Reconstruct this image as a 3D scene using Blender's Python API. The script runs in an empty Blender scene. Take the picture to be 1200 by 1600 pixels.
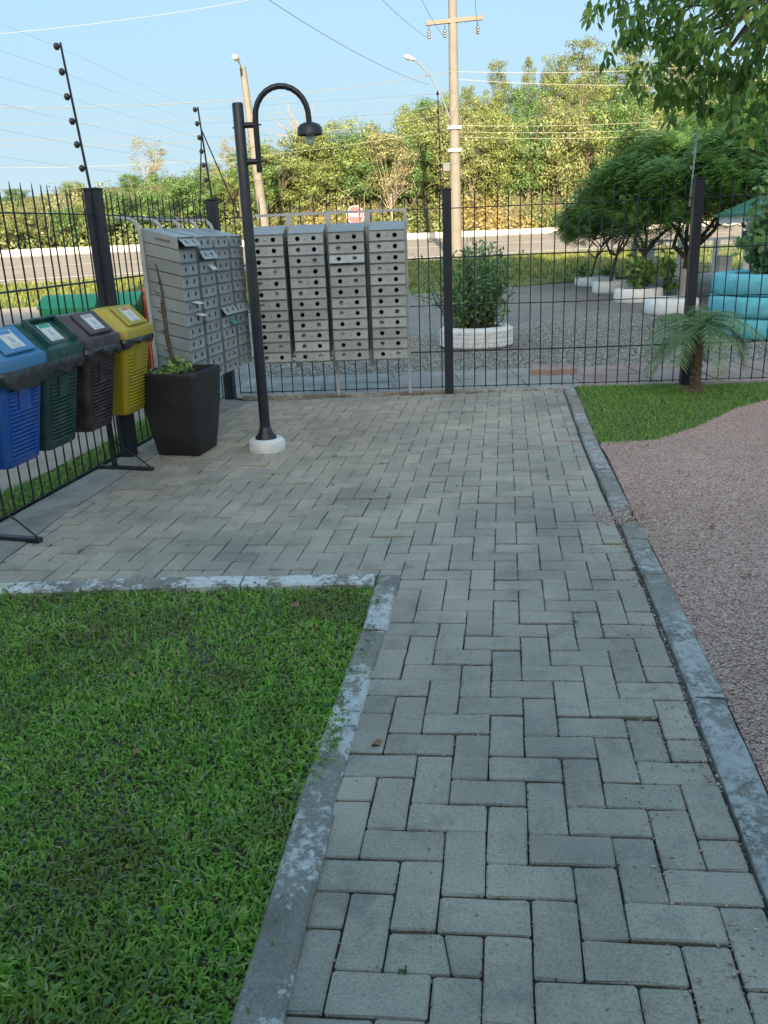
import bpy, math, random
import numpy as np
from mathutils import Vector, Matrix

random.seed(7)
RNG = np.random.default_rng(11)
scene = bpy.context.scene
COL = scene.collection

# ------------------------------------------------------------------ camera
F_PX, PITCH, ROLL, EYE = 1303.0, math.radians(18.35), math.radians(-2.37), 1.42
_f = np.array([0, math.cos(PITCH), -math.sin(PITCH)])
_r = np.array([1.0, 0, 0])
_u = np.cross(_r, _f)
CR = math.cos(ROLL) * _r + math.sin(ROLL) * _u
CU = -math.sin(ROLL) * _r + math.cos(ROLL) * _u
CW = _f
cam_data = bpy.data.cameras.new('camera')
cam_data.sensor_fit = 'VERTICAL'
cam_data.sensor_height = 36.0
cam_data.sensor_width = 27.0
cam_data.lens = F_PX / 1600.0 * 36.0
cam_data.clip_start = 0.05
cam_data.clip_end = 2000.0
cam = bpy.data.objects.new('camera', cam_data)
m = Matrix.Identity(4)
for i in range(3):
    m[i][0], m[i][1], m[i][2] = CR[i], CU[i], -CW[i]
m[2][3] = EYE
cam.matrix_world = m
COL.objects.link(cam)
scene.camera = cam

# ------------------------------------------------------------------ sky, sun, exposure
SUN_EL, SUN_ROT = math.radians(18.0), math.radians(179.0)
world = bpy.data.worlds.new('World')
scene.world = world
world.use_nodes = True
wn = world.node_tree.nodes
wl = world.node_tree.links
bg = wn['Background']
sky = wn.new('ShaderNodeTexSky')
sky.sky_type = 'NISHITA'
sky.sun_disc = False
sky.sun_elevation = SUN_EL
sky.sun_rotation = SUN_ROT
sky.altitude = 50
sky.air_density = 1.0
sky.dust_density = 10.0
sky.ozone_density = 1.0
even = wn.new('ShaderNodeMix')            # thin even veil over the sky, the same in every direction
even.data_type = 'RGBA'
tco = wn.new('ShaderNodeTexCoord')
sepz = wn.new('ShaderNodeSeparateXYZ')
wl.new(tco.outputs['Generated'], sepz.inputs[0])
hz = wn.new('ShaderNodeMapRange')        # 1 at the horizon, 0 from 25 degrees up, alike all round
hz.interpolation_type = 'SMOOTHSTEP'
hz.inputs['From Min'].default_value = -0.02
hz.inputs['From Max'].default_value = 0.33
hz.inputs['To Min'].default_value = 1.0
hz.inputs['To Max'].default_value = 0.0
wl.new(sepz.outputs['Z'], hz.inputs['Value'])
fac = wn.new('ShaderNodeMapRange')
fac.inputs['To Min'].default_value = 0.60
fac.inputs['To Max'].default_value = 0.93
wl.new(hz.outputs[0], fac.inputs['Value'])
veil = wn.new('ShaderNodeMix')
veil.data_type = 'RGBA'
wl.new(hz.outputs[0], veil.inputs[0])
veil.inputs[6].default_value = (0.84, 1.66, 2.34, 1)
veil.inputs[7].default_value = (1.62, 2.12, 2.36, 1)
wl.new(fac.outputs[0], even.inputs[0])
wl.new(sky.outputs[0], even.inputs[6])
wl.new(veil.outputs[2], even.inputs[7])
wl.new(even.outputs[2], bg.inputs[0])
bg.inputs[1].default_value = 0.15
sun_data = bpy.data.lights.new('sun', 'SUN')
sun_data.energy = 4.6
sun_data.angle = math.radians(0.5)
sun_data.color = (1.0, 0.83, 0.60)
sun = bpy.data.objects.new('sun', sun_data)
_sd = Vector((math.sin(SUN_ROT) * math.cos(SUN_EL), math.cos(SUN_ROT) * math.cos(SUN_EL), math.sin(SUN_EL)))
sun.rotation_euler = _sd.to_track_quat('Z', 'Y').to_euler()
sun.location = (0, -20, 30)
COL.objects.link(sun)
scene.view_settings.view_transform = 'Standard'
scene.view_settings.look = 'None'
scene.view_settings.gamma = 1.0
scene.view_settings.use_curve_mapping = False
scene.view_settings.exposure = 1.55
scene.cycles.max_bounces = 8
scene.cycles.transparent_max_bounces = 8
scene.cycles.caustics_reflective = False
scene.cycles.caustics_refractive = False


def at(px, py, Y):
    """Where the surveyed sight line (px, py) meets the vertical plane y = Y."""
    d = CW + CR * (px - 600) / F_PX + CU * (800 - py) / F_PX
    return np.array([0, 0, EYE]) + d * Y / d[1]


def G(px, py, z=0.0):
    d = CW + CR * (px - 600) / F_PX + CU * (800 - py) / F_PX
    return np.array([0, 0, EYE]) + d * (z - EYE) / d[2]


# ------------------------------------------------------------------ materials
MATS = {}


class NT:
    def __init__(self, name):
        self.m = bpy.data.materials.new(name)
        self.m.use_nodes = True
        self.n = self.m.node_tree.nodes
        self.l = self.m.node_tree.links
        self.b = self.n['Principled BSDF']
        self.out = self.n['Material Output']
        self._pos = None

    def node(self, t, **kw):
        nd = self.n.new(t)
        for k, v in kw.items():
            if k.startswith('i_'):
                nd.inputs[k[2:]].default_value = v
            else:
                setattr(nd, k, v)
        return nd

    def link(self, a, b):
        self.l.new(a, b)

    def pos(self):
        if self._pos is None:
            self._pos = self.node('ShaderNodeNewGeometry')
        return self._pos.outputs['Position']

    def objco(self):
        return self.node('ShaderNodeTexCoord').outputs['Object']

    def noise(self, scale, detail=3, rough=.55, vec=None, out='Fac'):
        nd = self.node('ShaderNodeTexNoise')
        nd.inputs['Scale'].default_value = scale
        nd.inputs['Detail'].default_value = detail
        nd.inputs['Roughness'].default_value = rough
        self.link(vec if vec is not None else self.pos(), nd.inputs['Vector'])
        return nd.outputs[out]

    def voronoi(self, scale, vec=None, out='Distance', feature='F1'):
        nd = self.node('ShaderNodeTexVoronoi')
        nd.feature = feature
        nd.inputs['Scale'].default_value = scale
        self.link(vec if vec is not None else self.pos(), nd.inputs['Vector'])
        return nd.outputs[out]

    def ramp(self, fac, stops, interp='LINEAR'):
        nd = self.node('ShaderNodeValToRGB')
        cr = nd.color_ramp
        cr.interpolation = interp
        while len(cr.elements) < len(stops):
            cr.elements.new(.5)
        for e, (p, c) in zip(cr.elements, stops):
            e.position = p
            e.color = (*c, 1) if len(c) == 3 else c
        self.link(fac, nd.inputs[0])
        return nd.outputs[0]

    def mix(self, fac, a, b, mode='MIX'):
        nd = self.node('ShaderNodeMix', data_type='RGBA', blend_type=mode)
        for sock, val in ((0, fac), (6, a), (7, b)):
            if hasattr(val, 'is_output'):
                self.link(val, nd.inputs[sock])
            elif isinstance(val, (int, float)):
                nd.inputs[sock].default_value = val
            else:
                nd.inputs[sock].default_value = (*val, 1)
        return nd.outputs[2]

    def math(self, op, a, b=0.0):
        nd = self.node('ShaderNodeMath', operation=op)
        for i, val in enumerate((a, b)):
            if hasattr(val, 'is_output'):
                self.link(val, nd.inputs[i])
            else:
                nd.inputs[i].default_value = val
        return nd.outputs[0]

    def rnd(self):
        """random per object plus per mesh island, wrapped to 0..1"""
        o = self.node('ShaderNodeObjectInfo').outputs['Random']
        if self._pos is None:
            self.pos()
        return self.math('FRACT', self.math('ADD', o, self._pos.outputs['Random Per Island']))

    def color(self, c):
        if hasattr(c, 'is_output'):
            self.link(c, self.b.inputs['Base Color'])
        else:
            self.b.inputs['Base Color'].default_value = (*c, 1)

    def rough(self, r):
        if hasattr(r, 'is_output'):
            self.link(r, self.b.inputs['Roughness'])
        else:
            self.b.inputs['Roughness'].default_value = r

    def bump(self, h, strength=.3, dist=.01):
        nd = self.node('ShaderNodeBump')
        nd.inputs['Strength'].default_value = strength
        nd.inputs['Distance'].default_value = dist
        self.link(h, nd.inputs['Height'])
        self.link(nd.outputs[0], self.b.inputs['Normal'])


def mat_paver():
    t = NT('paver_concrete')
    base = t.ramp(t.rnd(), [(0, (.415, .358, .280)), (.5, (.47, .402, .312)), (.85, (.51, .437, .342)), (1, (.395, .338, .266))])
    big = t.ramp(t.noise(.9, 5, .6), [(.32, (.80, .83, .85)), (.58, (1.06, 1.05, 1.03))])
    c = t.mix(1, base, big, 'MULTIPLY')
    stain = t.ramp(t.noise(4.5, 6, .72), [(.53, (1, 1, 1)), (.74, (.58, .60, .62))])
    c = t.mix(1, c, stain, 'MULTIPLY')
    sp = t.ramp(t.noise(170, 2, .7), [(.34, (.66, .67, .68)), (.5, (1, 1, 1)), (.72, (1.14, 1.13, 1.1))])
    c = t.mix(.85, c, sp, 'MULTIPLY')
    dirt = t.ramp(t.noise(1.9, 7, .7), [(.36, (.66, .68, .68)), (.58, (1, 1, 1))])
    c = t.mix(.8, c, dirt, 'MULTIPLY')
    pit = t.ramp(t.voronoi(95), [(.05, (.4, .41, .42)), (.2, (1, 1, 1))])
    c = t.mix(.5, c, pit, 'MULTIPLY')
    t.color(c)
    t.rough(.60)
    t.b.inputs['Specular IOR Level'].default_value = .6
    t.bump(t.math('ADD', t.noise(240, 3, .7), t.math('MULTIPLY', t.voronoi(130), .9)), .55, .003)
    return t.m


def mat_kerb(name='flaking_white_kerb', k=.905, fs=30, pc=.36):
    t = NT(name)
    conc = t.mix(1, t.ramp(t.noise(5, 5, .6), [(.3, (.19, .175, .145)), (.7, (.37, .34, .285))]),
                 t.ramp(t.noise(140, 2), [(.3, (.75, .75, .75)), (.7, (1.15, 1.15, 1.15))]), 'MULTIPLY')
    n1 = t.noise(fs, 10, .82)
    n2 = t.noise(1.6, 3)
    w = t.math('ADD', n1, t.math('MULTIPLY', n2, .75))
    mask = t.ramp(w, [(k - .01, (0, 0, 0)), (k + .03, (1, 1, 1))])
    paint = t.ramp(t.noise(30, 4), [(.3, (pc, pc * .99, pc * .92)), (.7, (pc * 1.4, pc * 1.39, pc * 1.32))])
    t.color(t.mix(mask, conc, paint))
    t.rough(.9)
    t.bump(t.math('ADD', t.noise(120, 4, .7), t.math('MULTIPLY', mask, .5)), .5, .004)
    return t.m


def mat_simple(name, c, rough=.6, var=.0, scale=8, bump=0, bscale=60, metallic=0, spec=.5, bdist=.004):
    t = NT(name)
    if var:
        a = tuple(max(0, x * (1 - var)) for x in c)
        b = tuple(min(1, x * (1 + var)) for x in c)
        t.color(t.ramp(t.noise(scale, 5, .6), [(.3, a), (.7, b)]))
    else:
        t.color(c)
    t.rough(rough)
    t.b.inputs['Metallic'].default_value = metallic
    t.b.inputs['Specular IOR Level'].default_value = spec
    if bump:
        t.bump(t.noise(bscale, 4, .65), bump, bdist)
    return t.m


def mat_plastic(name, c):
    """weathered outdoor plastic: dusty film, scuffs, uneven gloss"""
    t = NT(name)
    dust = tuple(.55 * x + .45 * g for x, g in zip(c, (.22, .21, .19)))
    k = t.ramp(t.noise(9, 7, .72), [(.46, (0, 0, 0)), (.72, (.75, .75, .75))])
    a = t.mix(k, c, dust)
    e = t.ramp(t.noise(85, 4, .8), [(.66, (0, 0, 0)), (.74, (.5, .5, .5))])
    t.color(t.mix(e, a, tuple(min(1, x * 1.5 + .06) for x in c)))
    t.rough(t.ramp(t.noise(14, 5), [(.3, (.34, .34, .34)), (.7, (.62, .62, .62))]))
    t.b.inputs['Specular IOR Level'].default_value = .45
    t.bump(t.noise(180, 3), .08, .002)
    return t.m


def mat_box(name, c):
    """stove paint, a shade apart from box to box, with faint rain streaks and scuffs"""
    t = NT(name)
    v = t.node('ShaderNodeObjectInfo').outputs['Random']
    base = t.ramp(v, [(0, tuple(x * .86 for x in c)), (.6, c), (1, tuple(min(1, x * 1.07) for x in c))])
    d = t.ramp(t.noise(7, 6, .7), [(.35, (.84, .85, .85)), (.6, (1, 1, 1))])
    e = t.ramp(t.noise(60, 3, .8), [(.64, (1, 1, 1)), (.76, (.62, .60, .56))])
    t.color(t.mix(1, t.mix(1, base, d, 'MULTIPLY'), e, 'MULTIPLY'))
    t.rough(t.ramp(t.noise(18, 4), [(.3, (.3, .3, .3)), (.7, (.5, .5, .5))]))
    t.bump(t.noise(5, 2), .12, .01)
    return t.m


def mat_leaf(name, stops, trans=.35, patch=None, pscale=.5, rough=.45):
    t = NT(name)
    c = t.ramp(t.rnd(), stops)
    if patch:
        c = t.mix(t.ramp(t.noise(pscale, 3), [(.5, (0, 0, 0)), (.62, (1, 1, 1))]), c, patch)
    t.color(c)
    t.rough(rough)
    t.b.inputs['Specular IOR Level'].default_value = .5
    tr = t.node('ShaderNodeBsdfTranslucent')
    t.link(c, tr.inputs[0])
    mx = t.node('ShaderNodeMixShader')
    mx.inputs[0].default_value = trans
    t.link(t.b.outputs[0], mx.inputs[1])
    t.link(tr.outputs[0], mx.inputs[2])
    t.link(mx.outputs[0], t.out.inputs[0])
    return t.m


def mat_stones(name, stops):
    t = NT(name)
    c = t.ramp(t.rnd(), stops)
    c = t.mix(1, c, t.ramp(t.noise(90, 3), [(.3, (.7, .7, .7)), (.7, (1.2, 1.2, 1.2))]), 'MULTIPLY')
    t.color(c)
    t.rough(.9)
    return t.m


def mat_gravel(name, a, b, cscale, big=(.8, 1.1)):
    t = NT(name)
    v = t.node('ShaderNodeTexVoronoi')
    v.inputs['Scale'].default_value = cscale
    t.link(t.pos(), v.inputs['Vector'])
    sep = t.node('ShaderNodeSeparateColor')
    t.link(v.outputs['Color'], sep.inputs[0])
    c = t.ramp(sep.outputs[0], [(0, a), (1, b)])
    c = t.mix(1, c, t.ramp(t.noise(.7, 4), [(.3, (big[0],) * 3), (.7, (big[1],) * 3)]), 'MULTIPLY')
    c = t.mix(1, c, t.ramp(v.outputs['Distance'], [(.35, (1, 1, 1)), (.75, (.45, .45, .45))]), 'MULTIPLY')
    t.color(c)
    t.rough(.95)
    t.b.inputs['Specular IOR Level'].default_value = .2
    t.bump(t.math('MULTIPLY', v.outputs['Distance'], -1.0), .8, .5 / cscale)
    return t.m


M = {
    'paver': mat_paver(),
    'joint': mat_simple('joint_soil', (.035, .033, .028), .95, .4, 40, .6, 200, bdist=.006),
    'kerb': mat_kerb(),
    'kerb_lawn': mat_kerb('flaking_white_lawn_kerb', .872, 19, .48),
    'kerb_field': mat_kerb('flaking_white_field_kerb', .83, 12, .56),
    'soil': mat_simple('lawn_soil', (.10, .085, .06), .95, .4, 14, .8, 90, bdist=.01),
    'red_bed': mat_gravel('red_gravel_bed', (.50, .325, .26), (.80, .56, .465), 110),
    'red_stone': mat_stones('red_gravel_stone', [(0, (0.418, 0.239, 0.191)), (.4, (0.650, 0.422, 0.339)), (.8, (0.789, 0.559, 0.456)), (1, (0.850, 0.730, 0.615))]),
    'grit': mat_stones('joint_grit', [(0, (.12, .10, .09)), (.5, (.28, .23, .21)), (1, (.52, .44, .41))]),
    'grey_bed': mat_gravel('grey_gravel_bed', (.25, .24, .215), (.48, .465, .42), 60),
    'grey_stone': mat_stones('grey_gravel_stone', [(0, (0.206, 0.202, 0.179)), (.5, (0.396, 0.382, 0.334)), (1, (0.585, 0.563, 0.494))]),
    'fence': mat_simple('slate_fence_paint', (.022, .028, .040), .42, .15, 20, spec=.4),
    'lamp': mat_simple('black_lamp_paint', (.018, .022, .030), .35, .2, 15, spec=.5),
    'lamp_cap': mat_simple('footing_white_paint', (.74, .75, .73), .8, .12, 18, .5, 60),
    'bulb': mat_simple('opal_bulb_glass', (.60, .64, .64), .25),
    'box': mat_box('mailbox_body_dim_tone', (.30, .335, .34)),  # darker than the doors: dim reflection on the tops put into the colour
    'box_front': mat_box('mailbox_front_lit_tone', (.41, .45, .455)),
    'tube': mat_simple('galvanised_tube', (.45, .47, .47), .4, .12, 14, spec=.5),
    'chrome': mat_simple('lock_metal', (.62, .62, .60), .3, metallic=.8),
    'paper': mat_simple('paper', (.70, .70, .66), .8, .06, 30),
    'pot': mat_simple('black_pot_plastic', (.022, .023, .026), .55, .35, 9, .3, 40),
    'pot_soil': mat_simple('pot_soil', (.05, .035, .025), .95, .4, 30, .8, 60, bdist=.01),
    'bag': mat_simple('black_bin_bag', (.022, .025, .03), .17, .2, 10, .25, 26, spec=.7, bdist=.02),
    'dark_steel': mat_simple('black_steel', (.02, .022, .025), .45),
    'strip': mat_simple('old_concrete_strip', (.30, .285, .25), .9, .3, 4, .5, 120),
    'white_edge': mat_simple('painted_edge', (.55, .56, .54), .85, .25, 12, .3, 80),
    'asphalt': mat_simple('road_asphalt', (.26, .225, .185), .9, .12, .8, .4, 60),
    'line': mat_simple('road_line_paint', (.62, .60, .52), .8, .15, 3),
    'kerb_white': mat_simple('white_road_kerb', (.52, .50, .46), .85, .10, 1.5),
    'shoulder': mat_simple('sandy_shoulder', (.34, .29, .21), .95, .15, 1.5, .4, 30),
    'lane': mat_simple('side_lane_paving', (.34, .29, .235), .92, .18, 1.2, .4, 40),
    'verge': mat_simple('verge_turf', (.17, .21, .045), .95, .35, 1.6, .9, 25, bdist=.03),
    'hill': mat_simple('hill_earth', (.13, .125, .045), .95, .35, .7, .8, 6, bdist=.1),
    'ground': mat_simple('far_ground', (.12, .12, .06), .95, .3, .3),
    'conc_pole': mat_simple('pole_concrete', (.175, .16, .135), .85, .12, 3, .2, 40),
    'ceramic': mat_simple('insulator_glaze', (.06, .055, .05), .3),
    'cable': mat_simple('power_cable', (.20, .21, .22), .6),
    'alu_cable': mat_simple('bare_aluminium_cable', (.36, .34, .28), .5),
    'sign_red': mat_simple('sign_red', (.50, .045, .05), .5),
    'sign_white': mat_simple('sign_white', (.75, .75, .73), .5),
    'tyre_white': mat_simple('white_tyre_paint', (.80, .81, .79), .7, .1, 10, .3, 50),
    'tyre_blue': mat_simple('turquoise_tyre_paint', (.17, .58, .65), .7, .2, 9, .5, 45),
    'rubber': mat_simple('dark_rubber', (.02, .02, .022), .8),
    'white_wood': mat_simple('white_painted_wood', (.78, .77, .74), .7, .1, 8),
    'green_roof': mat_simple('green_painted_roof', (.06, .20, .13), .55, .12, 5),
    'green_plastic': mat_simple('green_container_plastic', (.03, .30, .14), .45, .08, 6),
    'orange_plastic': mat_simple('orange_container_plastic', (.55, .12, .045), .5, .1, 6),
    'bark': mat_simple('bark', (.12, .095, .07), .95, .4, 12, .8, 30, bdist=.02),
    'pale_bark': mat_simple('pale_dry_bark', (.27, .23, .17), .9, .25, 12, .5, 40),
    'stake': mat_simple('dead_stem_bark', (.11, .085, .065), .9, .4, 25, .7, 60, bdist=.01),
    'palm_bark': mat_simple('palm_bark', (.13, .095, .06), .95, .5, 30, .9, 45, bdist=.02),
    'flag': mat_simple('flagstone', (.34, .315, .28), .9, .25, 3, .4, 60),
    'flag_red': mat_simple('reddish_flagstone', (.37, .265, .22), .9, .25, 3, .4, 60),
    'plaster': mat_simple('building_plaster', (.78, .77, .74), .9, .1, 2),  # near white so the added unseen building returns light to the yard
    'roof_tile': mat_simple('roof_clay', (.30, .12, .07), .85, .2, 3),
    'window_glass': mat_simple('window_glass', (.04, .05, .06), .1),
    'dry_leaf': mat_simple('dry_leaf', (.30, .17, .09), .8, .3, 40),
    'print': mat_simple('label_print', (.16, .18, .20), .7),
    # foliage
    'grass': mat_leaf('lawn_grass', [(0, (0.150, 0.310, 0.040)), (.35, (0.232, 0.458, 0.056)), (.7, (0.331, 0.606, 0.076)), (.93, (0.462, 0.660, 0.112)), (.97, (0.696, 0.660, 0.225)), (1, (0.696, 0.592, 0.225))], .38, (.24, .33, .06), 2.2),
    'grass2': mat_leaf('short_grass', [(0, (0.121, 0.247, 0.044)), (.5, (0.206, 0.389, 0.062)), (.92, (0.317, 0.494, 0.095)), (1, (0.552, 0.451, 0.211))], .3),
    'verge_blade': mat_leaf('verge_grass', [(0, (0.124, 0.166, 0.033)), (.6, (0.212, 0.250, 0.057)), (1, (0.323, 0.285, 0.098))], .3),
    'forest_a': mat_leaf('olive_forest_leaf', [(0, (0.140, 0.191, 0.061)), (.45, (0.182, 0.241, 0.068)), (.8, (0.231, 0.277, 0.078)), (1, (0.273, 0.299, 0.097))], .25),
    'forest_b': mat_leaf('green_forest_leaf', [(0, (0.081, 0.155, 0.050)), (.5, (0.108, 0.200, 0.056)), (1, (0.158, 0.247, 0.067))], .25),
    'forest_c': mat_leaf('yellow_forest_leaf', [(0, (0.165, 0.195, 0.078)), (.5, (0.213, 0.242, 0.090)), (1, (0.270, 0.282, 0.112))], .25),
    'pale_leaf': mat_leaf('pale_dry_leaf', [(0, (.20, .19, .09)), (1, (.34, .31, .16))], .25),
    'bamboo': mat_leaf('bamboo_leaf', [(0, (0.133, 0.171, 0.070)), (.5, (0.180, 0.220, 0.081)), (1, (0.244, 0.268, 0.099))], .3),
    'scrub': mat_leaf('bank_scrub', [(0, (0.120, 0.166, 0.056)), (.4, (0.150, 0.203, 0.065)), (.75, (0.187, 0.225, 0.082)), (1, (0.228, 0.244, 0.108))], .25, (.33, .26, .10), .13),
    'feather': mat_leaf('feathery_leaf', [(0, (0.099, 0.213, 0.061)), (.5, (0.156, 0.326, 0.083)), (1, (0.284, 0.484, 0.112))], .42),
    'mango': mat_leaf('broad_green_leaf', [(0, (0.087, 0.175, 0.043)), (.5, (0.146, 0.292, 0.059)), (.85, (0.233, 0.389, 0.070)), (1, (0.428, 0.525, 0.100))], .4, rough=.4),
    'bush': mat_leaf('bush_leaf', [(0, (0.073, 0.170, 0.062)), (.5, (0.122, 0.257, 0.086)), (1, (0.220, 0.365, 0.111))], .25),
    'palm_leaf': mat_leaf('palm_leaflet', [(0, (0.108, 0.205, 0.086)), (.6, (0.184, 0.324, 0.130)), (1, (0.302, 0.432, 0.194))], .25),
    'weed': mat_leaf('lawn_weed_leaf', [(0, (.07, .15, .05)), (.6, (.12, .24, .07)), (1, (.20, .32, .09))], .3),
    'thatch': mat_leaf('dry_grass_thatch', [(0, (.16, .13, .08)), (.6, (.30, .25, .15)), (1, (.42, .38, .26))], .15),
    'broad': mat_leaf('broad_plant_leaf', [(0, (0.096, 0.192, 0.058)), (.6, (0.173, 0.307, 0.077)), (1, (0.384, 0.499, 0.115))], .3),
}
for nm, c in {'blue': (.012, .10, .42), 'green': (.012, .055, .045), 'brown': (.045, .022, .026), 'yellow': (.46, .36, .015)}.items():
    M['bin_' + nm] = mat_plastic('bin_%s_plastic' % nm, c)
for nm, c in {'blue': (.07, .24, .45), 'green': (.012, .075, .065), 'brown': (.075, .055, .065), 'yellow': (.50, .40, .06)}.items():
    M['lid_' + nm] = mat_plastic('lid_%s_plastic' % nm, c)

# ------------------------------------------------------------------ mesh helpers
WLOC = {}


def np_mesh(name, verts, faces, mats, smooth=False):
    me = bpy.data.meshes.new(name)
    verts = np.asarray(verts, dtype=np.float32)
    faces = np.asarray(faces, dtype=np.int32)
    k = faces.shape[1]
    me.vertices.add(len(verts))
    me.vertices.foreach_set('co', verts.ravel())
    me.loops.add(faces.size)
    me.loops.foreach_set('vertex_index', faces.ravel())
    me.polygons.add(len(faces))
    me.polygons.foreach_set('loop_start', np.arange(0, faces.size, k, dtype=np.int32))
    me.polygons.foreach_set('loop_total', np.full(len(faces), k, dtype=np.int32))
    if smooth:
        me.polygons.foreach_set('use_smooth', np.ones(len(faces), dtype=bool))
    for mt in mats if isinstance(mats, (list, tuple)) else [mats]:
        me.materials.append(mt)
    me.update(calc_edges=True)
    return me


def tag(o, label=None, cat=None, group=None, kind=None):
    if label: o['label'] = label
    if cat: o['category'] = cat
    if group: o['group'] = group
    if kind: o['kind'] = kind
    return o


def empty(name, loc=(0, 0, 0), rz=0.0):
    o = bpy.data.objects.new(name, None)
    o.empty_display_size = .1
    o.location = loc
    o.rotation_euler = (0, 0, rz)
    COL.objects.link(o)
    WLOC[o.name] = np.array(loc, float) if rz == 0 else np.zeros(3)
    return o


def thing(name, label, cat, loc=(0, 0, 0), group=None, rz=0.0):
    return tag(empty(name, loc, rz), label, cat, group)


def link_mesh(name, me, parent=None, loc=None):
    o = bpy.data.objects.new(name, me)
    COL.objects.link(o)
    if parent is not None:
        o.parent = parent
    if loc is not None:
        o.location = loc
    WLOC[o.name] = np.array(loc if loc is not None else (0, 0, 0), float) + (WLOC.get(parent.name, np.zeros(3)) if parent is not None else 0)
    return o


def rotm(axis, ang):
    return np.array(Matrix.Rotation(ang, 3, axis))


class MB:
    def __init__(self):
        self.v, self.f, self.mi = [], [], []

    def add(self, vs, fs, mi=0):
        k = len(self.v)
        self.v += [tuple(map(float, p)) for p in vs]
        self.f += [tuple(i + k for i in f) for f in fs]
        self.mi += [mi] * len(fs)
        return self

    def box(self, c, s, R=None, mi=0, ch=0.0):
        x, y, z = np.array(s, float) / 2
        if ch:
            vs, fs = [], []
            for sz in (-1, 1):
                for (a, b) in ((0, 0), (ch, ch)):
                    pass
            ring = []
            for (zz, ins) in ((-z, ch), (-z + ch, 0), (z - ch, 0), (z, ch)):
                xx, yy = x - ins, y - ins
                ring += [(-xx, -yy, zz), (xx, -yy, zz), (xx, yy, zz), (-xx, yy, zz)]
            vs = np.array(ring)
            fs = [(3, 2, 1, 0), (12, 13, 14, 15)]
            for r in range(3):
                for i in range(4):
                    j = (i + 1) % 4
                    fs.append((r * 4 + i, r * 4 + j, r * 4 + 4 + j, r * 4 + 4 + i))
        else:
            vs = np.array([(-x, -y, -z), (x, -y, -z), (x, y, -z), (-x, y, -z), (-x, -y, z), (x, -y, z), (x, y, z), (-x, y, z)])
            fs = [(3, 2, 1, 0), (4, 5, 6, 7), (0, 1, 5, 4), (1, 2, 6, 5), (2, 3, 7, 6), (3, 0, 4, 7)]
        if R is not None:
            vs = vs @ np.asarray(R).T
        return self.add(vs + np.array(c, float), fs, mi)

    def beam(self, a, b, w, h, mi=0):
        """rectangular bar from a to b"""
        a, b = np.array(a, float), np.array(b, float)
        d = b - a
        L = np.linalg.norm(d)
        d /= L
        up = np.array([0, 0, 1.0]) if abs(d[2]) < .95 else np.array([0, 1.0, 0])
        s = np.cross(d, up); s /= np.linalg.norm(s)
        t = np.cross(s, d)
        R = np.stack([d, s, t], 1)
        return self.box((a + b) / 2, (L, w, h), R, mi)

    def tube(self, pts, r, n=8, mi=0, cap=True):
        pts = np.array(pts, float)
        rs = np.full(len(pts), r, float) if np.isscalar(r) else np.array(r, float)
        T = np.gradient(pts, axis=0)
        T /= np.linalg.norm(T, axis=1)[:, None] + 1e-12
        up = np.array([0, 0, 1.0]) if abs(T[0][2]) < .9 else np.array([1.0, 0, 0])
        N = np.cross(T[0], up); N /= np.linalg.norm(N)
        vs, fs = [], []
        for i, p in enumerate(pts):
            N = N - T[i] * (N @ T[i]); N /= np.linalg.norm(N) + 1e-12
            B = np.cross(T[i], N)
            for k in range(n):
                a = 2 * math.pi * k / n
                vs.append(p + rs[i] * (math.cos(a) * N + math.sin(a) * B))
        for i in range(len(pts) - 1):
            for k in range(n):
                k2 = (k + 1) % n
                fs.append((i * n + k, i * n + k2, (i + 1) * n + k2, (i + 1) * n + k))
        if cap:
            fs.append(tuple(range(n - 1, -1, -1)))
            fs.append(tuple((len(pts) - 1) * n + k for k in range(n)))
        return self.add(vs, fs, mi)

    def lathe(self, prof, n=24, c=(0, 0, 0), mi=0, jit=None, cap=True):
        vs, fs = [], []
        for (r, z) in prof:
            for k in range(n):
                a = 2 * math.pi * k / n
                rr = r * (1 + (jit(a, z) if jit else 0))
                vs.append((c[0] + rr * math.cos(a), c[1] + rr * math.sin(a), c[2] + z))
        for i in range(len(prof) - 1):
            for k in range(n):
                k2 = (k + 1) % n
                fs.append((i * n + k, i * n + k2, (i + 1) * n + k2, (i + 1) * n + k))
        if cap:
            fs.append(tuple(range(n - 1, -1, -1)))
            fs.append(tuple((len(prof) - 1) * n + k for k in range(n)))
        return self.add(vs, fs, mi)

    def loft(self, rings, cap0=True, cap1=True, mi=0):
        n = len(rings[0])
        vs = [p for r in rings for p in r]
        fs = []
        for i in range(len(rings) - 1):
            for k in range(n):
                k2 = (k + 1) % n
                fs.append((i * n + k, i * n + k2, (i + 1) * n + k2, (i + 1) * n + k))
        if cap0: fs.append(tuple(range(n - 1, -1, -1)))
        if cap1: fs.append(tuple((len(rings) - 1) * n + k for k in range(n)))
        return self.add(vs, fs, mi)

    def prism(self, poly, z0, z1, mi=0, ch=0.0):
        n = len(poly)
        poly = np.array(poly, float)
        rings = [[(x, y, z0) for x, y in poly]]
        if ch:
            c = poly.mean(0)
            d = poly - c
            ins = c + d * (1 - ch / (np.linalg.norm(d, axis=1)[:, None] + 1e-9))
            rings += [[(x, y, z1 - ch * .7) for x, y in poly], [(x, y, z1) for x, y in ins]]
        else:
            rings += [[(x, y, z1) for x, y in poly]]
        return self.loft(rings, True, True, mi)

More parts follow.
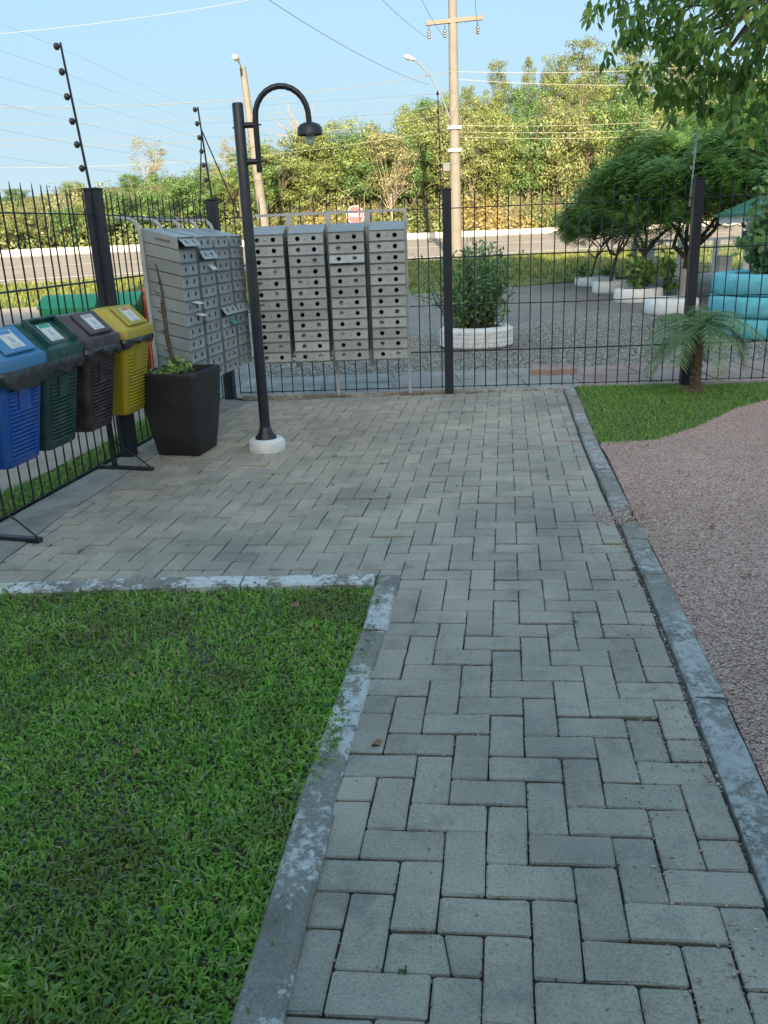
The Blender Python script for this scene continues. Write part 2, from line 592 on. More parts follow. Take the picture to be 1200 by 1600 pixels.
    def build(self, name, mat, parent=None, smooth=None, origin='auto'):
        v = np.array(self.v, float)
        if origin == 'auto':
            c = v.mean(0)
            c[2] = v[:, 2].min()
        else:
            c = np.array(origin, float)
        me = bpy.data.meshes.new(name)
        me.from_pydata([tuple(p) for p in v - c], [], self.f)
        for mt in mat if isinstance(mat, (list, tuple)) else [mat]:
            me.materials.append(mt)
        if any(self.mi):
            me.polygons.foreach_set('material_index', self.mi)
        if smooth is not None:
            me.shade_smooth()
            if smooth < 180:
                me.set_sharp_from_angle(angle=math.radians(smooth))
        me.update()
        base = WLOC.get(parent.name, np.zeros(3)) if parent is not None else np.zeros(3)
        return link_mesh(name, me, parent, tuple(c - base))


def copy_tree(o, parent=None):
    c = o.copy()
    COL.objects.link(c)
    c.parent = parent
    for ch in list(o.children):
        copy_tree(ch, c)
    return c


# leaf clouds -----------------------------------------------------------------
def leaf_quads(c, nrm, size, aspect=.45, droop=0.0, rng=RNG):
    """kite-shaped leaves at centres c with normals nrm"""
    n = len(c)
    nrm = nrm / (np.linalg.norm(nrm, axis=1)[:, None] + 1e-9)
    t = rng.normal(size=(n, 3))
    t[:, 2] -= droop
    t -= nrm * (t * nrm).sum(1)[:, None]
    t /= np.linalg.norm(t, axis=1)[:, None] + 1e-9
    b = np.cross(nrm, t)
    s = (size * rng.uniform(.65, 1.35, n))[:, None]
    v = np.empty((n, 4, 3))
    v[:, 0] = c - t * s * .5
    v[:, 1] = c - t * s * .02 + b * s * aspect * .5 + nrm * s * .07
    v[:, 2] = c + t * s * .5
    v[:, 3] = c - t * s * .02 - b * s * aspect * .5 + nrm * s * .07
    return v.reshape(-1, 3), np.arange(n * 4).reshape(n, 4)


def cloud(clumps, size, aspect=.5, droop=.3, out=.8, rng=RNG):
    cs, ns = [], []
    for (c, r, n) in clumps:
        d = rng.normal(size=(n, 3))
        d /= np.linalg.norm(d, axis=1)[:, None]
        rad = rng.uniform(.15, 1, n) ** .5
        r = np.array(r) if not np.isscalar(r) else np.array([r, r, r])
        cs.append(np.array(c) + d * rad[:, None] * r)
        ns.append(d * out + rng.normal(size=(n, 3)) * .6 + np.array([0, 0, .35]))
    return leaf_quads(np.concatenate(cs), np.concatenate(ns), size, aspect, droop, rng)


def limb_path(a, b, wob=.1, n=5, rng=RNG):
    a, b = np.array(a, float), np.array(b, float)
    L = np.linalg.norm(b - a)
    t = np.linspace(0, 1, n)[:, None]
    p = a + (b - a) * t
    p[1:-1] += rng.normal(size=(n - 2, 3)) * wob * L * .35
    return p


# ------------------------------------------------------------------ terrain
A_ = np.array([.9015, .4327])        # along the road
N_ = np.array([-.4327, .9015])       # away from the fence


def bank_h(p):
    return np.interp(p, [-40, -12, 5, 18, 40, 90], [.6, .8, 1.8, 3.4, 4.6, 5.0])


def zq(q, p):
    q = np.asarray(q, float)
    z = np.interp(q, [11, 25.5, 33.7, 34.6], [0, .60, 1.22, 1.26])
    s = np.clip((q - 35.2) / 7.0, 0, 1)
    z = z + bank_h(p) * (s * s * (3 - 2 * s)) + np.clip(q - 42, 0, 400) * .05
    return z


def zt(x, y):
    return float(zq(N_[0] * x + N_[1] * y, A_[0] * x + A_[1] * y))


def strip(name, q0, q1, nq, p0, p1, npp, mat, dz=0.0, wob=0.0):
    qs = np.linspace(q0, q1, nq + 1)
    ps = np.linspace(p0, p1, npp + 1)
    Pg, Qg = np.meshgrid(ps, qs)
    z = zq(Qg, Pg) + dz
    if wob:
        z = z + RNG.normal(size=z.shape) * wob
    X = Pg * A_[0] + Qg * N_[0]
    Y = Pg * A_[1] + Qg * N_[1]
    v = np.stack([X, Y, z], -1).reshape(-1, 3)
    w = npp + 1
    idx = [(i * w + j, i * w + j + 1, (i + 1) * w + j + 1, (i + 1) * w + j) for i in range(nq) for j in range(npp)]
    o = link_mesh(name, np_mesh(name, v, np.array(idx), mat, True))
    return tag(o, kind='structure')


def sheet(name, poly, z, mat, kind='structure'):
    mb = MB()
    mb.add([(x, y, z) for x, y in poly], [tuple(range(len(poly)))])
    o = mb.build(name, mat, origin=(0, 0, 0))
    return tag(o, kind=kind)


sheet('ground', [(-600, -600), (600, -600), (600, 600), (-600, 600)], -.12, M['ground'])
strip('gravel_lot', -9, 16.2, 40, -45, 60, 50, M['grey_bed'], -.02)
strip('verge', 16.2, 24.6, 16, -60, 90, 60, M['verge'], 0, .015)
strip('road_shoulder', 24.6, 25.5, 2, -80, 120, 60, M['shoulder'])
strip('road', 25.5, 33.75, 8, -100, 160, 80, M['asphalt'], -.004)
strip('road_line', 25.95, 26.1, 1, -80, 120, 60, M['line'], .008)
strip('road_line', 29.5, 29.62, 1, -80, 120, 60, M['line'], .008)
strip('road_line', 33.0, 33.15, 1, -80, 120, 60, M['line'], .008)
kerb_mb = MB()
for i in range(-40, 60):
    p = i * 2.0
    a = A_ * p + N_ * 33.95
    b = A_ * (p + 1.97) + N_ * 33.95
    z = 1.22
    kerb_mb.beam((*a, z + .06), (*b, z + .06), .42, .34)
tag(kerb_mb.build('road_kerb', M['kerb_white']), kind='structure')
strip('hillside', 34.1, 130, 60, -110, 170, 80, M['hill'], 0, .06)

# lane beside the left fence, outside the estate
lane = [(-2.75, 2.5), (-2.12, 6.0), (-1.75, 8.0), (-1.9, 9.6), (-3.5, 13.5), (-5.6, 17.6), (-9.4, 16.6), (-14, 14.6), (-30, 7), (-30, 0)]
mb = MB()
nl = len(lane)
mb.add([(x, y, zt(x, y) + .012) for x, y in lane], [tuple(range(nl))])
tag(mb.build('side_lane', M['lane'], origin=(0, 0, 0)), kind='structure')

# ------------------------------------------------------------------ paved path
U_ = np.array([.1005, -.0109])
V_ = np.array([.0158, .1055])
O_ = np.array([-.2115, 1.544])


def lat(u, v):
    return O_ + U_ * u + V_ * v


FL0, FL1 = np.array([-1.95, 3.20]), np.array([-1.40, 7.80])       # not used for clipping, fence reference
BACK_A, BACK_B = np.array([-1.43, 7.70]), np.array([1.75, 7.64])    # top edge of the paving
LEFT_PTS = [np.array([-1.86, 3.45]), np.array([-1.80, 4.4]), np.array([-1.60, 5.78]), np.array([-1.40, 7.00]), np.array([-1.27, 7.70])]
FK_A, FK_B = np.array([-1.95, 3.475]), np.array([.02, 3.385])        # field kerb, paving side
RK = [np.array(p) for p in [(.56, .0), (.705, .85), (.792, 1.475), (.920, 2.271), (1.068, 3.271), (1.182, 4.155), (1.362, 5.477), (1.555, 6.75), (1.70, 7.70)]]


def clip(poly, a, b):
    """keep what lies left of the line a->b"""
    out = []
    n = len(poly)
    d = b - a
    side = lambda p: d[0] * (p[1] - a[1]) - d[1] * (p[0] - a[0])
    for i in range(n):
        p, q = poly[i], poly[(i + 1) % n]
        sp, sq = side(p), side(q)
        if sp >= 0: out.append(p)
        if sp * sq < 0:
            out.append(p + (q - p) * sp / (sp - sq))
    return out


def area(poly):
    p = np.array(poly)
    return .5 * abs(np.dot(p[:, 0], np.roll(p[:, 1], -1)) - np.dot(p[:, 1], np.roll(p[:, 0], -1)))


def seg_clip_right(poly):
    c = np.mean(poly, axis=0)
    for i in range(len(RK) - 1):
        if RK[i][1] <= c[1] <= RK[i + 1][1]:
            return clip(poly, RK[i], RK[i + 1])
    return clip(poly, RK[-2], RK[-1]) if c[1] > RK[-1][1] else clip(poly, RK[0], RK[1])


def seg_clip_left(poly):
    c = np.mean(poly, axis=0)
    for i in range(len(LEFT_PTS) - 1):
        if c[1] <= LEFT_PTS[i + 1][1] or i == len(LEFT_PTS) - 2:
            return clip(poly, LEFT_PTS[i + 1], LEFT_PTS[i])


def proj(p):
    d = np.array([p[0], p[1], 0]) - np.array([0, 0, EYE])
    z = d @ CW
    return 600 + F_PX * (d @ CR) / z, 800 - F_PX * (d @ CU) / z, z


J = .0017       # half joint
pavers = []     # (polygon, visible size)
for v in range(-16, 62):
    for u in range(-26, 13):
        k = (v - u) % 4
        if k == 0:
            cell = (u, v, u + 2, v + 1)
        elif k == 1:
            cell = (u, v, u + 1, v + 2)
        else:
            continue
        u0, v0, u1, v1 = cell
        du, dv = J / np.linalg.norm(U_), J / np.linalg.norm(V_)
        poly = [lat(u0 + du, v0 + dv), lat(u1 - du, v0 + dv), lat(u1 - du, v1 - dv), lat(u0 + du, v1 - dv)]
        c = np.mean(poly, axis=0)
        full = area(poly)
        fk_line = lambda p: (FK_B - FK_A)[0] * (p[1] - FK_A[1]) - (FK_B - FK_A)[1] * (p[0] - FK_A[0])
        if min(fk_line(p) for p in poly) < 0:
            if c[0] < lat(0, v)[0] - .02 and u1 <= 0 or u0 < -1:
                poly = clip(poly, FK_A, FK_B)
            else:
                poly = clip(poly, lat(.03, 40), lat(.03, -20))[::1] if False else clip(poly, lat(.03, -20), lat(.03, 40))[::1] if False else [p for p in clip(poly, lat(.03, 40), lat(.03, -20))]
        if len(poly) < 3: continue
        poly = seg_clip_right(poly)
        if len(poly) < 3: continue
        poly = seg_clip_left(poly)
        if len(poly) < 3: continue
        poly = clip(poly, BACK_B, BACK_A)
        if len(poly) < 3 or area(poly) < .0018: continue
        c = np.mean(poly, axis=0)
        if c[1] < .55 or (c[1] < 3.4 and c[0] < lat(0, (c[1] - 1.544) / .1055)[0] - .02): continue
        px, py, dz = proj(c)
        pavers.append((poly, area(poly) / dz ** 3 if (-60 < px < 1260 and py < 1680) else 0, area(poly) > .97 * full, (u, v, k), lat((u0 + u1) / 2, (v0 + v1) / 2)))
pavers.sort(key=lambda t: -t[1])
bed = MB()
bed.add([(*p, -.006) for p in [(-1.98, 3.36), (.0, 3.36), (-.42, .3), (.62, .0), (.80, 1.475), (1.075, 3.271), (1.37, 5.477), (1.70, 7.72), (-1.30, 7.72)]],
        [(0, 1, 6, 7, 8), (1, 2, 3, 4), (1, 4, 5, 6)])
path = tag(bed.build('paved_path', M['joint'], origin=(0, 0, 0)), kind='structure')


def paver_geom(poly, z0, z1, rng, irregular=True):
    """worn concrete paver: outline broken at the edges, rounded arris"""
    poly = [np.array(p) for p in poly]
    pts = []
    n = len(poly)
    for i in range(n):
        p, q = poly[i], poly[(i + 1) % n]
        L = np.linalg.norm(q - p)
        if L < .006: continue
        d = (q - p) / L
        nn = np.array([-d[1], d[0]])
        cr = min(.006, L * .2)
        pts.append(p + d * cr)
        if irregular and L > .15:
            pts.append(p + (q - p) * rng.uniform(.35, .65) + nn * rng.uniform(-.0005, .0022))
        pts.append(q - d * cr)
    pts = np.array(pts)
    c = pts.mean(0)
    d = c - pts
    dl = np.linalg.norm(d, axis=1)[:, None]
    ins = pts + d / dl * rng.uniform(.0025, .0085, (len(pts), 1))
    m = len(pts)
    vs = [(*p, z0) for p in pts] + [(*p, z1 - rng.uniform(.002, .0045)) for p in pts] + [(*p, z1) for p in ins]
    fs = [tuple(range(2 * m, 3 * m))]
    for r in (0, 1):
        for i in range(m):
            j = (i + 1) % m
            fs.append((r * m + i, r * m + j, (r + 1) * m + j, (r + 1) * m + i))
    return np.array(vs), fs


prng = np.random.default_rng(3)
shared = {}
for k in (0, 1):
    for var in range(9):
        if k == 0:
            du, dv = J / np.linalg.norm(U_), J / np.linalg.norm(V_)
            e = [U_ * (-1 + du) + V_ * (-.5 + dv), U_ * (1 - du) + V_ * (-.5 + dv), U_ * (1 - du) + V_ * (.5 - dv), U_ * (-1 + du) + V_ * (.5 - dv)]
        else:
            e = [U_ * (-.5 + du) + V_ * (-1 + dv), U_ * (.5 - du) + V_ * (-1 + dv), U_ * (.5 - du) + V_ * (1 - dv), U_ * (-.5 + du) + V_ * (1 - dv)]
        vs, fs = paver_geom(e, -.045, 0, prng)
        me = bpy.data.meshes.new('paver')
        me.from_pydata([tuple(p) for p in vs], [], fs)
        me.materials.append(M['paver'])
        shared[k, var] = me
CRACK = (2, -2, 0)
rest = MB()
npart = 0
for (poly, vis, whole, key, mid0) in pavers:
    c = mid0 if whole else np.mean(poly, axis=0)
    z = .004 + prng.normal(0, .0022)
    tilt = prng.normal(0, .006, 2)
    if npart < 299 and vis > 0:
        npart += 1
        if key[:2] == CRACK[:2]:
            pa, pb = np.array(poly[0]), np.array(poly[1])
            e0 = lat(3.42, -2.1); e1 = lat(3.12, -.9)
            mb = MB()
            mid = (e0 + e1) / 2 + np.array([.006, 0])
            left = clip(poly, e0 - U_ * .014, e1 - U_ * .014)
            right = clip(poly, e1 + U_ * .014, e0 + U_ * .014)
            for part in (left, right):
                vs, fs = paver_geom(part, -.045, 0, prng)
                vs[:, :2] -= c
                mb.add(vs, fs)
            o = mb.build('paver', M['paver'], path, origin=(0, 0, 0))
            o['label'] = 'cracked concrete paver split in two'
        elif whole:
            o = link_mesh('paver', shared[key[2], int(prng.integers(9))], path)
        else:
            vs, fs = paver_geom(poly, -.045, 0, prng)
            vs[:, :2] -= c
            me = bpy.data.meshes.new('paver')
            me.from_pydata([tuple(p) for p in vs], [], fs)
            me.materials.append(M['paver'])
            o = link_mesh('paver', me, path)
        o.location = (c[0], c[1], z)
        o.rotation_euler = (tilt[0] * 1.4, tilt[1] * 1.4, prng.normal(0, .009))
    else:
        vs, fs = paver_geom(poly, -.045, 0, prng, False)
        vs[:, :2] -= c
        vs[:, 2] += vs[:, 0] * tilt[1] - vs[:, 1] * tilt[0] + z
        vs[:, :2] += c
        rest.add(vs, fs)
o = rest.build('paver_field', M['paver'], path, origin=(0, 0, 0))
o['kind'] = 'stuff'

# kerbs -----------------------------------------------------------------------


def kerb_run(name, pts, w, z1, joints, side=1, mat=None):
    """kerb stones along a polyline; each stone is a part"""
    root = tag(empty(name, (0, 0, 0)), kind='structure')
    pts = [np.array(p, float) for p in pts]
    seg = np.cumsum([0] + [np.linalg.norm(pts[i + 1] - pts[i]) for i in range(len(pts) - 1)])

    def P(s):
        return np.array([np.interp(s, seg, [p[0] for p in pts]), np.interp(s, seg, [p[1] for p in pts])])
    js = [0] + list(joints) + [seg[-1]]
    for i in range(len(js) - 1):
        s0, s1 = js[i] + .004, js[i + 1] - .004
        n = max(2, int((s1 - s0) / .12))
        ss = np.linspace(s0, s1, n + 1)
        rings = []
        dzz = random.uniform(-.006, .006)
        off = random.uniform(-.006, .006)
        for s in ss:
            p = P(s)
            t = P(min(s + .03, seg[-1])) - P(max(s - .03, 0)); t /= np.linalg.norm(t)
            nn = np.array([-t[1], t[0]]) * side
            j = [random.uniform(-.002, .002) for _ in range(6)]
            a = p + nn * (off + j[0]); b = p + nn * (w + off + j[1])
            zz = z1 + dzz
            ch = .008 + abs(j[5])
            zz = zz - (.034 * math.exp(-((p[1] - 4.05) / .10) ** 2) if name == 'path_kerb' else 0)
            rings.append([(*a, -.06), (*a, zz - ch + j[2]), (*(a + nn * ch), zz + j[3] * .7), (*(b - nn * ch), zz + j[4] * .7), (*b, zz - ch), (*b, -.06)])
        mb = MB()
        mb.loft(rings)
        mb.build('kerb_stone', mat or M['kerb'], root, smooth=40)
    return root


kerb_run('lawn_kerb', [(-.352, .30), (-.236, 1.206), (-.165, 1.81), (-.008, 2.84), (.060, 3.37)], .098, .016, [.31, 1.515, 2.555], 1, M['kerb_lawn'])
kerb_run('lawn_kerb', [(-.045, 3.375), (-.62, 3.41), (-1.98, 3.47)], .105, .020, [.58, 1.28], 1, M['kerb_field'])
kerb_run('path_kerb', [(.575, .0), (.723, .85), (.812, 1.475), (.941, 2.271), (1.088, 3.271), (1.202, 4.155), (1.382, 5.477), (1.575, 6.75), (1.72, 7.74)], 0.098, .020, [.52, 1.42, 2.30, 3.29, 3.72, 4.13, 4.95, 5.9, 6.8], -1)
# concrete strip under the left fence and the painted edge under the back fence
mb = MB()
Lf = lambda y: -1.405 + (y - 7.862) * .1823
outer = [(Lf(y) - .06, y) for y in (2.2, 5.0, 7.95)]
inner = [(LEFT_PTS[i] + (-.004, 0)) for i in (4, 3, 2, 1, 0)]
poly = outer + [tuple(p) for p in inner] + [(-1.98, 3.50), (-2.06, 2.2)]
mb.prism(poly, -.05, .007)
tag(mb.build('fence_footing_strip', M['strip'], origin=(0, 0, 0)), kind='structure')
mb = MB()
bf = lambda x: 7.7625 - .07 * (x - .62)
for x0, x1 in ((-1.30, -.45), (-.44, .40), (.41, 1.02), (1.03, 1.72)):
    mb.box(((x0 + x1) / 2, bf((x0 + x1) / 2) - .005, .0), (x1 - x0, .07, .05), rotm('Z', -.07), ch=.008)
tag(mb.build('back_edging', M['kerb'], origin=(0, 0, 0)), kind='structure')

# lawns -----------------------------------------------------------------------
sheet('lawn', [(-4, -1), (-.5, -1), (-.33, .6), (-.262, 1.3), (-.19, 1.85), (-.04, 2.84), (.0, 3.37), (-1.98, 3.44), (-4, 3.5)], -.010, M['soil'])
sheet('fence_lawn', [(1.49, 5.60), (1.67, 6.74), (1.83, 7.72), (6.5, 7.35), (6.5, 7.2), (3.4, 6.95), (2.85, 6.55), (2.35, 6.0), (1.9, 5.62), (1.51, 5.52)], -.002, M['soil'])
sheet('lane_grass_bed', [(Lf(y) - .07, y) for y in (2.2, 7.6)] + [(Lf(y) - .32 - .06 * math.sin(y * 3), y) for y in (7.6, 6.9, 6.2, 5.6, 5.0, 4.4, 3.6, 2.2)], .016, M['soil'])


def inside(poly, P):
    x, y = P[:, 0], P[:, 1]
    n = len(poly)
    r = np.zeros(len(P), bool)
    j = n - 1
    for i in range(n):
        xi, yi = poly[i]
        xj, yj = poly[j]
        c = ((yi > y) != (yj > y)) & (x < (xj - xi) * (y - yi) / (yj - yi + 1e-12) + xi)
        r ^= c
        j = i
    return r


def wave_noise(P, s, seed=0):
    r = np.random.default_rng(seed)
    o = np.zeros(len(P))
    for k in range(7):
        a = r.uniform(0, 6.28)
        f = s * r.uniform(.6, 2.2)
        o += np.sin(P[:, 0] * f * math.cos(a) + P[:, 1] * f * math.sin(a) + r.uniform(0, 6.28))
    return o / 7 ** .5


def blades(name, poly, n, L, W, mat, z=0.0, seed=0, bias=None, lie=.9, bare=None):
    r = np.random.default_rng(seed)
    poly = np.array(poly)
    lo, hi = poly.min(0), poly.max(0)
    P = lo + r.uniform(size=(int(n * 2.2), 2)) * (hi - lo)
    P = P[inside(poly, P)]
    if bias is not None:
        P = P[r.uniform(size=len(P)) < bias(P)]
    if bare:
        d = wave_noise(P, bare, seed + 1) + .5 * wave_noise(P, bare * 2.3, seed + 2)
        P = P[(d < 1.55) | (r.uniform(size=len(P)) < .38)]
    P = P[:n]
    m = len(P)
    cl = .5 + .5 * np.tanh(wave_noise(P, 9, seed + 3))
    a = wave_noise(P, 5, seed + 4) * 2 + r.uniform(0, 6.28, m)
    d = np.stack([np.cos(a), np.sin(a)], 1)
    s = np.stack([-d[:, 1], d[:, 0]], 1)
    big = .5 + .5 * np.tanh(1.3 * wave_noise(P, 2.6, seed + 7))
    ln = L * r.uniform(.45, 1.25, m) * (.6 + .5 * cl) * (.72 + .5 * big)
    w = W * r.uniform(.6, 1.3, m)
    tl = np.clip(r.normal(lie, .35, m), .1, 1.45)        # lean from vertical
    h1 = ln * .55 * np.cos(tl * .6); o1 = ln * .55 * np.sin(tl * .6)
    h2 = h1 + ln * .5 * np.cos(tl * 1.35); o2 = o1 + ln * .5 * np.sin(tl * 1.35)
    h2 = np.maximum(h2, .004)
    V = np.empty((m, 5, 3))
    V[:, 0, :2] = P - s * w[:, None] * .35; V[:, 0, 2] = z - .006
    V[:, 1, :2] = P + s * w[:, None] * .35; V[:, 1, 2] = z - .006
    q = P + d * o1[:, None]
    tw = r.uniform(-.5, .5, m)
    V[:, 2, :2] = q + s * w[:, None] * .5; V[:, 2, 2] = z + h1 + tw * w * .5
    V[:, 3, :2] = q - s * w[:, None] * .5; V[:, 3, 2] = z + h1 - tw * w * .5
    V[:, 4, :2] = P + d * o2[:, None]; V[:, 4, 2] = z + h2
    b = np.arange(m)[:, None] * 5
    f3 = np.concatenate([b + [[0, 1, 2]], b + [[0, 2, 3]], b + [[3, 2, 4]]], 0)
    o = link_mesh(name, np_mesh(name, V.reshape(-1, 3), f3, mat))
    return o


lawn_poly = [(-3.2, .75), (-.325, .75), (-.30, 1.0), (-.272, 1.3), (-.20, 1.85), (-.05, 2.84), (-.015, 3.355), (-.7, 3.40), (-1.98, 3.45), (-3.2, 3.5)]
tag(blades('lawn_grass', lawn_poly, 120000, .036, .0070, M['grass'], -.008, 5, lambda P: np.clip(1.15 - .22 * (P[:, 1] - .8), .45, 1), 1.08, 3.3), kind='stuff')
wr_ = np.random.default_rng(55)
_P = np.array([-3.0, .8]) + wr_.uniform(size=(60000, 2)) * [3.0, 2.6]
_P = _P[inside(np.array(lawn_poly), _P)]
_k = wave_noise(_P, 4.5, 61)
_Q = _P[wr_.uniform(size=len(_P)) < np.clip(.05 + .10 * _k, .02, .3)][:4500]
v_, f_ = leaf_quads(np.column_stack([_Q, wr_.uniform(.006, .026, len(_Q))]), wr_.normal(size=(len(_Q), 3)) * .45 + [0, 0, 1], .017, .7, 0, wr_)
tag(link_mesh('lawn_weeds', np_mesh('lawn_weeds', v_, f_, M['weed'])), kind='stuff')
_Q = _P[wr_.uniform(size=len(_P)) < np.clip(.16 - .10 * _k, .03, .3)][:5200]
v_, f_ = leaf_quads(np.column_stack([_Q, wr_.uniform(.008, .03, len(_Q))]), wr_.normal(size=(len(_Q), 3)) * .45 + [0, 0, 1], .030, .10, 0, wr_)
tag(link_mesh('lawn_thatch', np_mesh('lawn_thatch', v_, f_, M['thatch'])), kind='stuff')
tag(blades('tall_lawn_grass', lawn_poly, 1500, .10, .008, M['grass2'], -.008, 71, lambda P: np.clip(wave_noise(P, 3.2, 72) - .6, 0, 1), .75), kind='stuff')
tag(blades('short_grass', [(1.50, 5.62), (1.68, 6.74), (1.83, 7.70), (5.6, 7.38), (5.6, 7.15), (3.4, 6.93), (2.85, 6.52), (2.35, 5.97), (1.9, 5.6), (1.54, 5.52)], 46000, .035, .006, M['grass2'], -.002, 9, None, .9), kind='stuff')
lane_poly = [(Lf(y) - .07, y) for y in (3.2, 5.0, 7.6)] + [(Lf(y) - .34 - .06 * math.sin(y * 3), y) for y in (7.6, 6.9, 6.2, 5.6, 5.0, 4.4, 3.6, 3.2)]
tag(blades('lane_grass', lane_poly, 16000, .06, .007, M['grass2'], .016, 12, None, .8), kind='stuff')
# verge blades near the sunlit edge
vr = np.random.default_rng(21)


def verge_blades():
    n = 42000
    q = 16.2 + 8.4 * vr.uniform(size=n) ** .8
    p = vr.uniform(-22, 24, n)
    X = p * A_[0] + q * N_[0]; Y = p * A_[1] + q * N_[1]
    ok = ~inside(np.array(lane), np.stack([X, Y], 1))
    X, Y, p, q = X[ok], Y[ok], p[ok], q[ok]
    z = zq(q, p)
    m = len(X)
    a = vr.uniform(0, 6.28, m); l = vr.uniform(.05, .16, m); w = vr.uniform(.012, .03, m)
    V = np.empty((m, 3, 3))
    V[:, 0] = np.stack([X - w * np.sin(a), Y + w * np.cos(a), z - .01], 1)
    V[:, 1] = np.stack([X + w * np.sin(a), Y - w * np.cos(a), z - .01], 1)
    V[:, 2] = np.stack([X + l * .6 * np.cos(a), Y + l * .6 * np.sin(a), z + l], 1)
    return link_mesh('verge_grass', np_mesh('verge_grass', V.reshape(-1, 3), np.arange(m * 3).reshape(m, 3), M['verge_blade']))


tag(verge_blades(), kind='stuff')

# gravel ----------------------------------------------------------------------


def stones(name, poly, n, r0, r1, mat, z, seed, bias=None, flat=.6):
    r = np.random.default_rng(seed)
    poly = np.array(poly)
    lo, hi = poly.min(0), poly.max(0)
    P = lo + r.uniform(size=(int(n * 3), 2)) * (hi - lo)
    P = P[inside(poly, P)]
    if bias is not None:
        P = P[r.uniform(size=len(P)) < bias(P)]
    P = P[:n]
    m = len(P)
    base = np.array([(1, 0, 0), (-.5, .87, 0), (-.5, -.87, 0), (0, 0, 1), (.6, .6, .45), (0, 0, -1)])
    base = np.array([(1, 0, 0), (0, 1, 0), (-1, 0, 0), (0, -1, 0), (0, 0, 1), (0, 0, -1)], float)
    F = np.array([(0, 1, 4), (1, 2, 4), (2, 3, 4), (3, 0, 4), (1, 0, 5), (2, 1, 5), (3, 2, 5), (0, 3, 5)])
    s = r.uniform(r0, r1, m)
    V = base[None] * s[:, None, None] * r.uniform(.55, 1.25, (m, 6, 3)) + r.normal(size=(m, 6, 3)) * s[:, None, None] * .22
    a = r.uniform(0, 6.28, m)
    c, sn = np.cos(a), np.sin(a)
    X = V[:, :, 0] * c[:, None] - V[:, :, 1] * sn[:, None]
    Y = V[:, :, 0] * sn[:, None] + V[:, :, 1] * c[:, None]
    V = np.stack([X + P[:, 0, None], Y + P[:, 1, None], V[:, :, 2] * flat + z + s[:, None] * .25], -1)
    f = (np.arange(m)[:, None, None] * 6 + F[None]).reshape(-1, 3)
    return tag(link_mesh(name, np_mesh(name, V.reshape(-1, 3), f, mat)), kind='stuff')


rk_out = [(.68, .0), (.83, .85), (.915, 1.475), (1.042, 2.271), (1.19, 3.271), (1.303, 4.155), (1.46, 5.2)]
red_poly = rk_out + [(1.487, 5.50), (1.52, 5.60), (1.9, 5.62), (2.35, 6.0), (2.85, 6.55), (3.4, 6.95), (6.5, 7.2), (6.5, 0)]
sheet('gravel_path', red_poly, .004, M['red_bed'])
stones('red_gravel', red_poly, 90000, .0025, .0072, M['red_stone'], .005, 31, lambda P: np.clip(2.2 / np.maximum(P[:, 1], .6) ** 1.1, 0, 1) * (P[:, 0] < 3.4))
# stray pebbles that crept over the kerb, into the joints and over the low stretch of kerb
spill = [(1.10, 3.9), (1.19, 3.75), (1.36, 3.85), (1.36, 4.25), (1.23, 4.28), (1.06, 4.15)]
stones('stray_gravel', spill, 520, .003, .007, M['red_stone'], .012, 32, lambda P: np.clip(1 - np.abs(P[:, 1] - 4.02) / .24, 0, 1))
edge = [(.66, .8), (.80, 1.475), (.93, 2.271), (1.078, 3.271), (1.18, 4.0), (1.0, 4.0), (.88, 3.2), (.70, 2.2), (.5, 1.2), (.35, .8)]
stones('joint_gravel', edge, 520, .003, .006, M['red_stone'], .004, 33)
edge2 = [(.775, 1.3), (.80, 1.475), (.93, 2.271), (1.078, 3.271), (1.19, 4.1), (1.15, 4.1), (1.04, 3.271), (.895, 2.271), (.765, 1.475)]
stones('kerb_gap_gravel', edge2, 1100, .003, .007, M['red_stone'], .0, 34)
stones('path_grit', [(-.3, .8), (.6, .8), (1.0, 3.5), (-.02, 3.3)], 130, .002, .0045, M['grey_stone'], .005, 35)
stones('grey_gravel', [(-1.2, 8.9), (5.5, 8.7), (6.5, 14.5), (-2.5, 14.5)], 34000, .007, .020, M['grey_stone'], -.018, 36, lambda P: np.clip(9.5 / P[:, 1], 0, 1) ** 2)

# fine grit caught in the joints between the blocks near the camera
gr = np.random.default_rng(41)
pts = []
for (poly, vis, whole, key, mid0) in pavers[:330]:
    for i in range(len(poly)):
        a_, b_ = np.array(poly[i]), np.array(poly[(i + 1) % len(poly)])
        n_ = gr.poisson(np.linalg.norm(b_ - a_) * 34)
        # grit gathers towards the gravel side
        for t_ in gr.uniform(size=n_):
            p_ = a_ + (b_ - a_) * t_
            uu = (p_[0] + .2115 - .15 * (p_[1] - 1.544)) / .10
            if gr.uniform() < .18 + .07 * max(0, uu):
                pts.append(p_ + gr.normal(size=2) * .0012)
pts = np.array(pts)
oct_v = np.array([(1, 0, 0), (0, 1, 0), (-1, 0, 0), (0, -1, 0), (0, 0, 1), (0, 0, -1)], float)
oct_f = np.array([(0, 1, 4), (1, 2, 4), (2, 3, 4), (3, 0, 4), (1, 0, 5), (2, 1, 5), (3, 2, 5), (0, 3, 5)])
sz = gr.uniform(.0014, .0042, len(pts))
vv = oct_v[None] * sz[:, None, None] * gr.uniform(.6, 1.3, (len(pts), 6, 3)) + gr.normal(size=(len(pts), 6, 3)) * sz[:, None, None] * .2
vv[:, :, :2] += pts[:, None, :]
vv[:, :, 2] += .0005 + sz[:, None] * .4
tag(link_mesh('joint_grit', np_mesh('joint_grit', vv.reshape(-1, 3), (np.arange(len(pts))[:, None, None] * 6 + oct_f[None]).reshape(-1, 3), M['grit'])), kind='stuff')
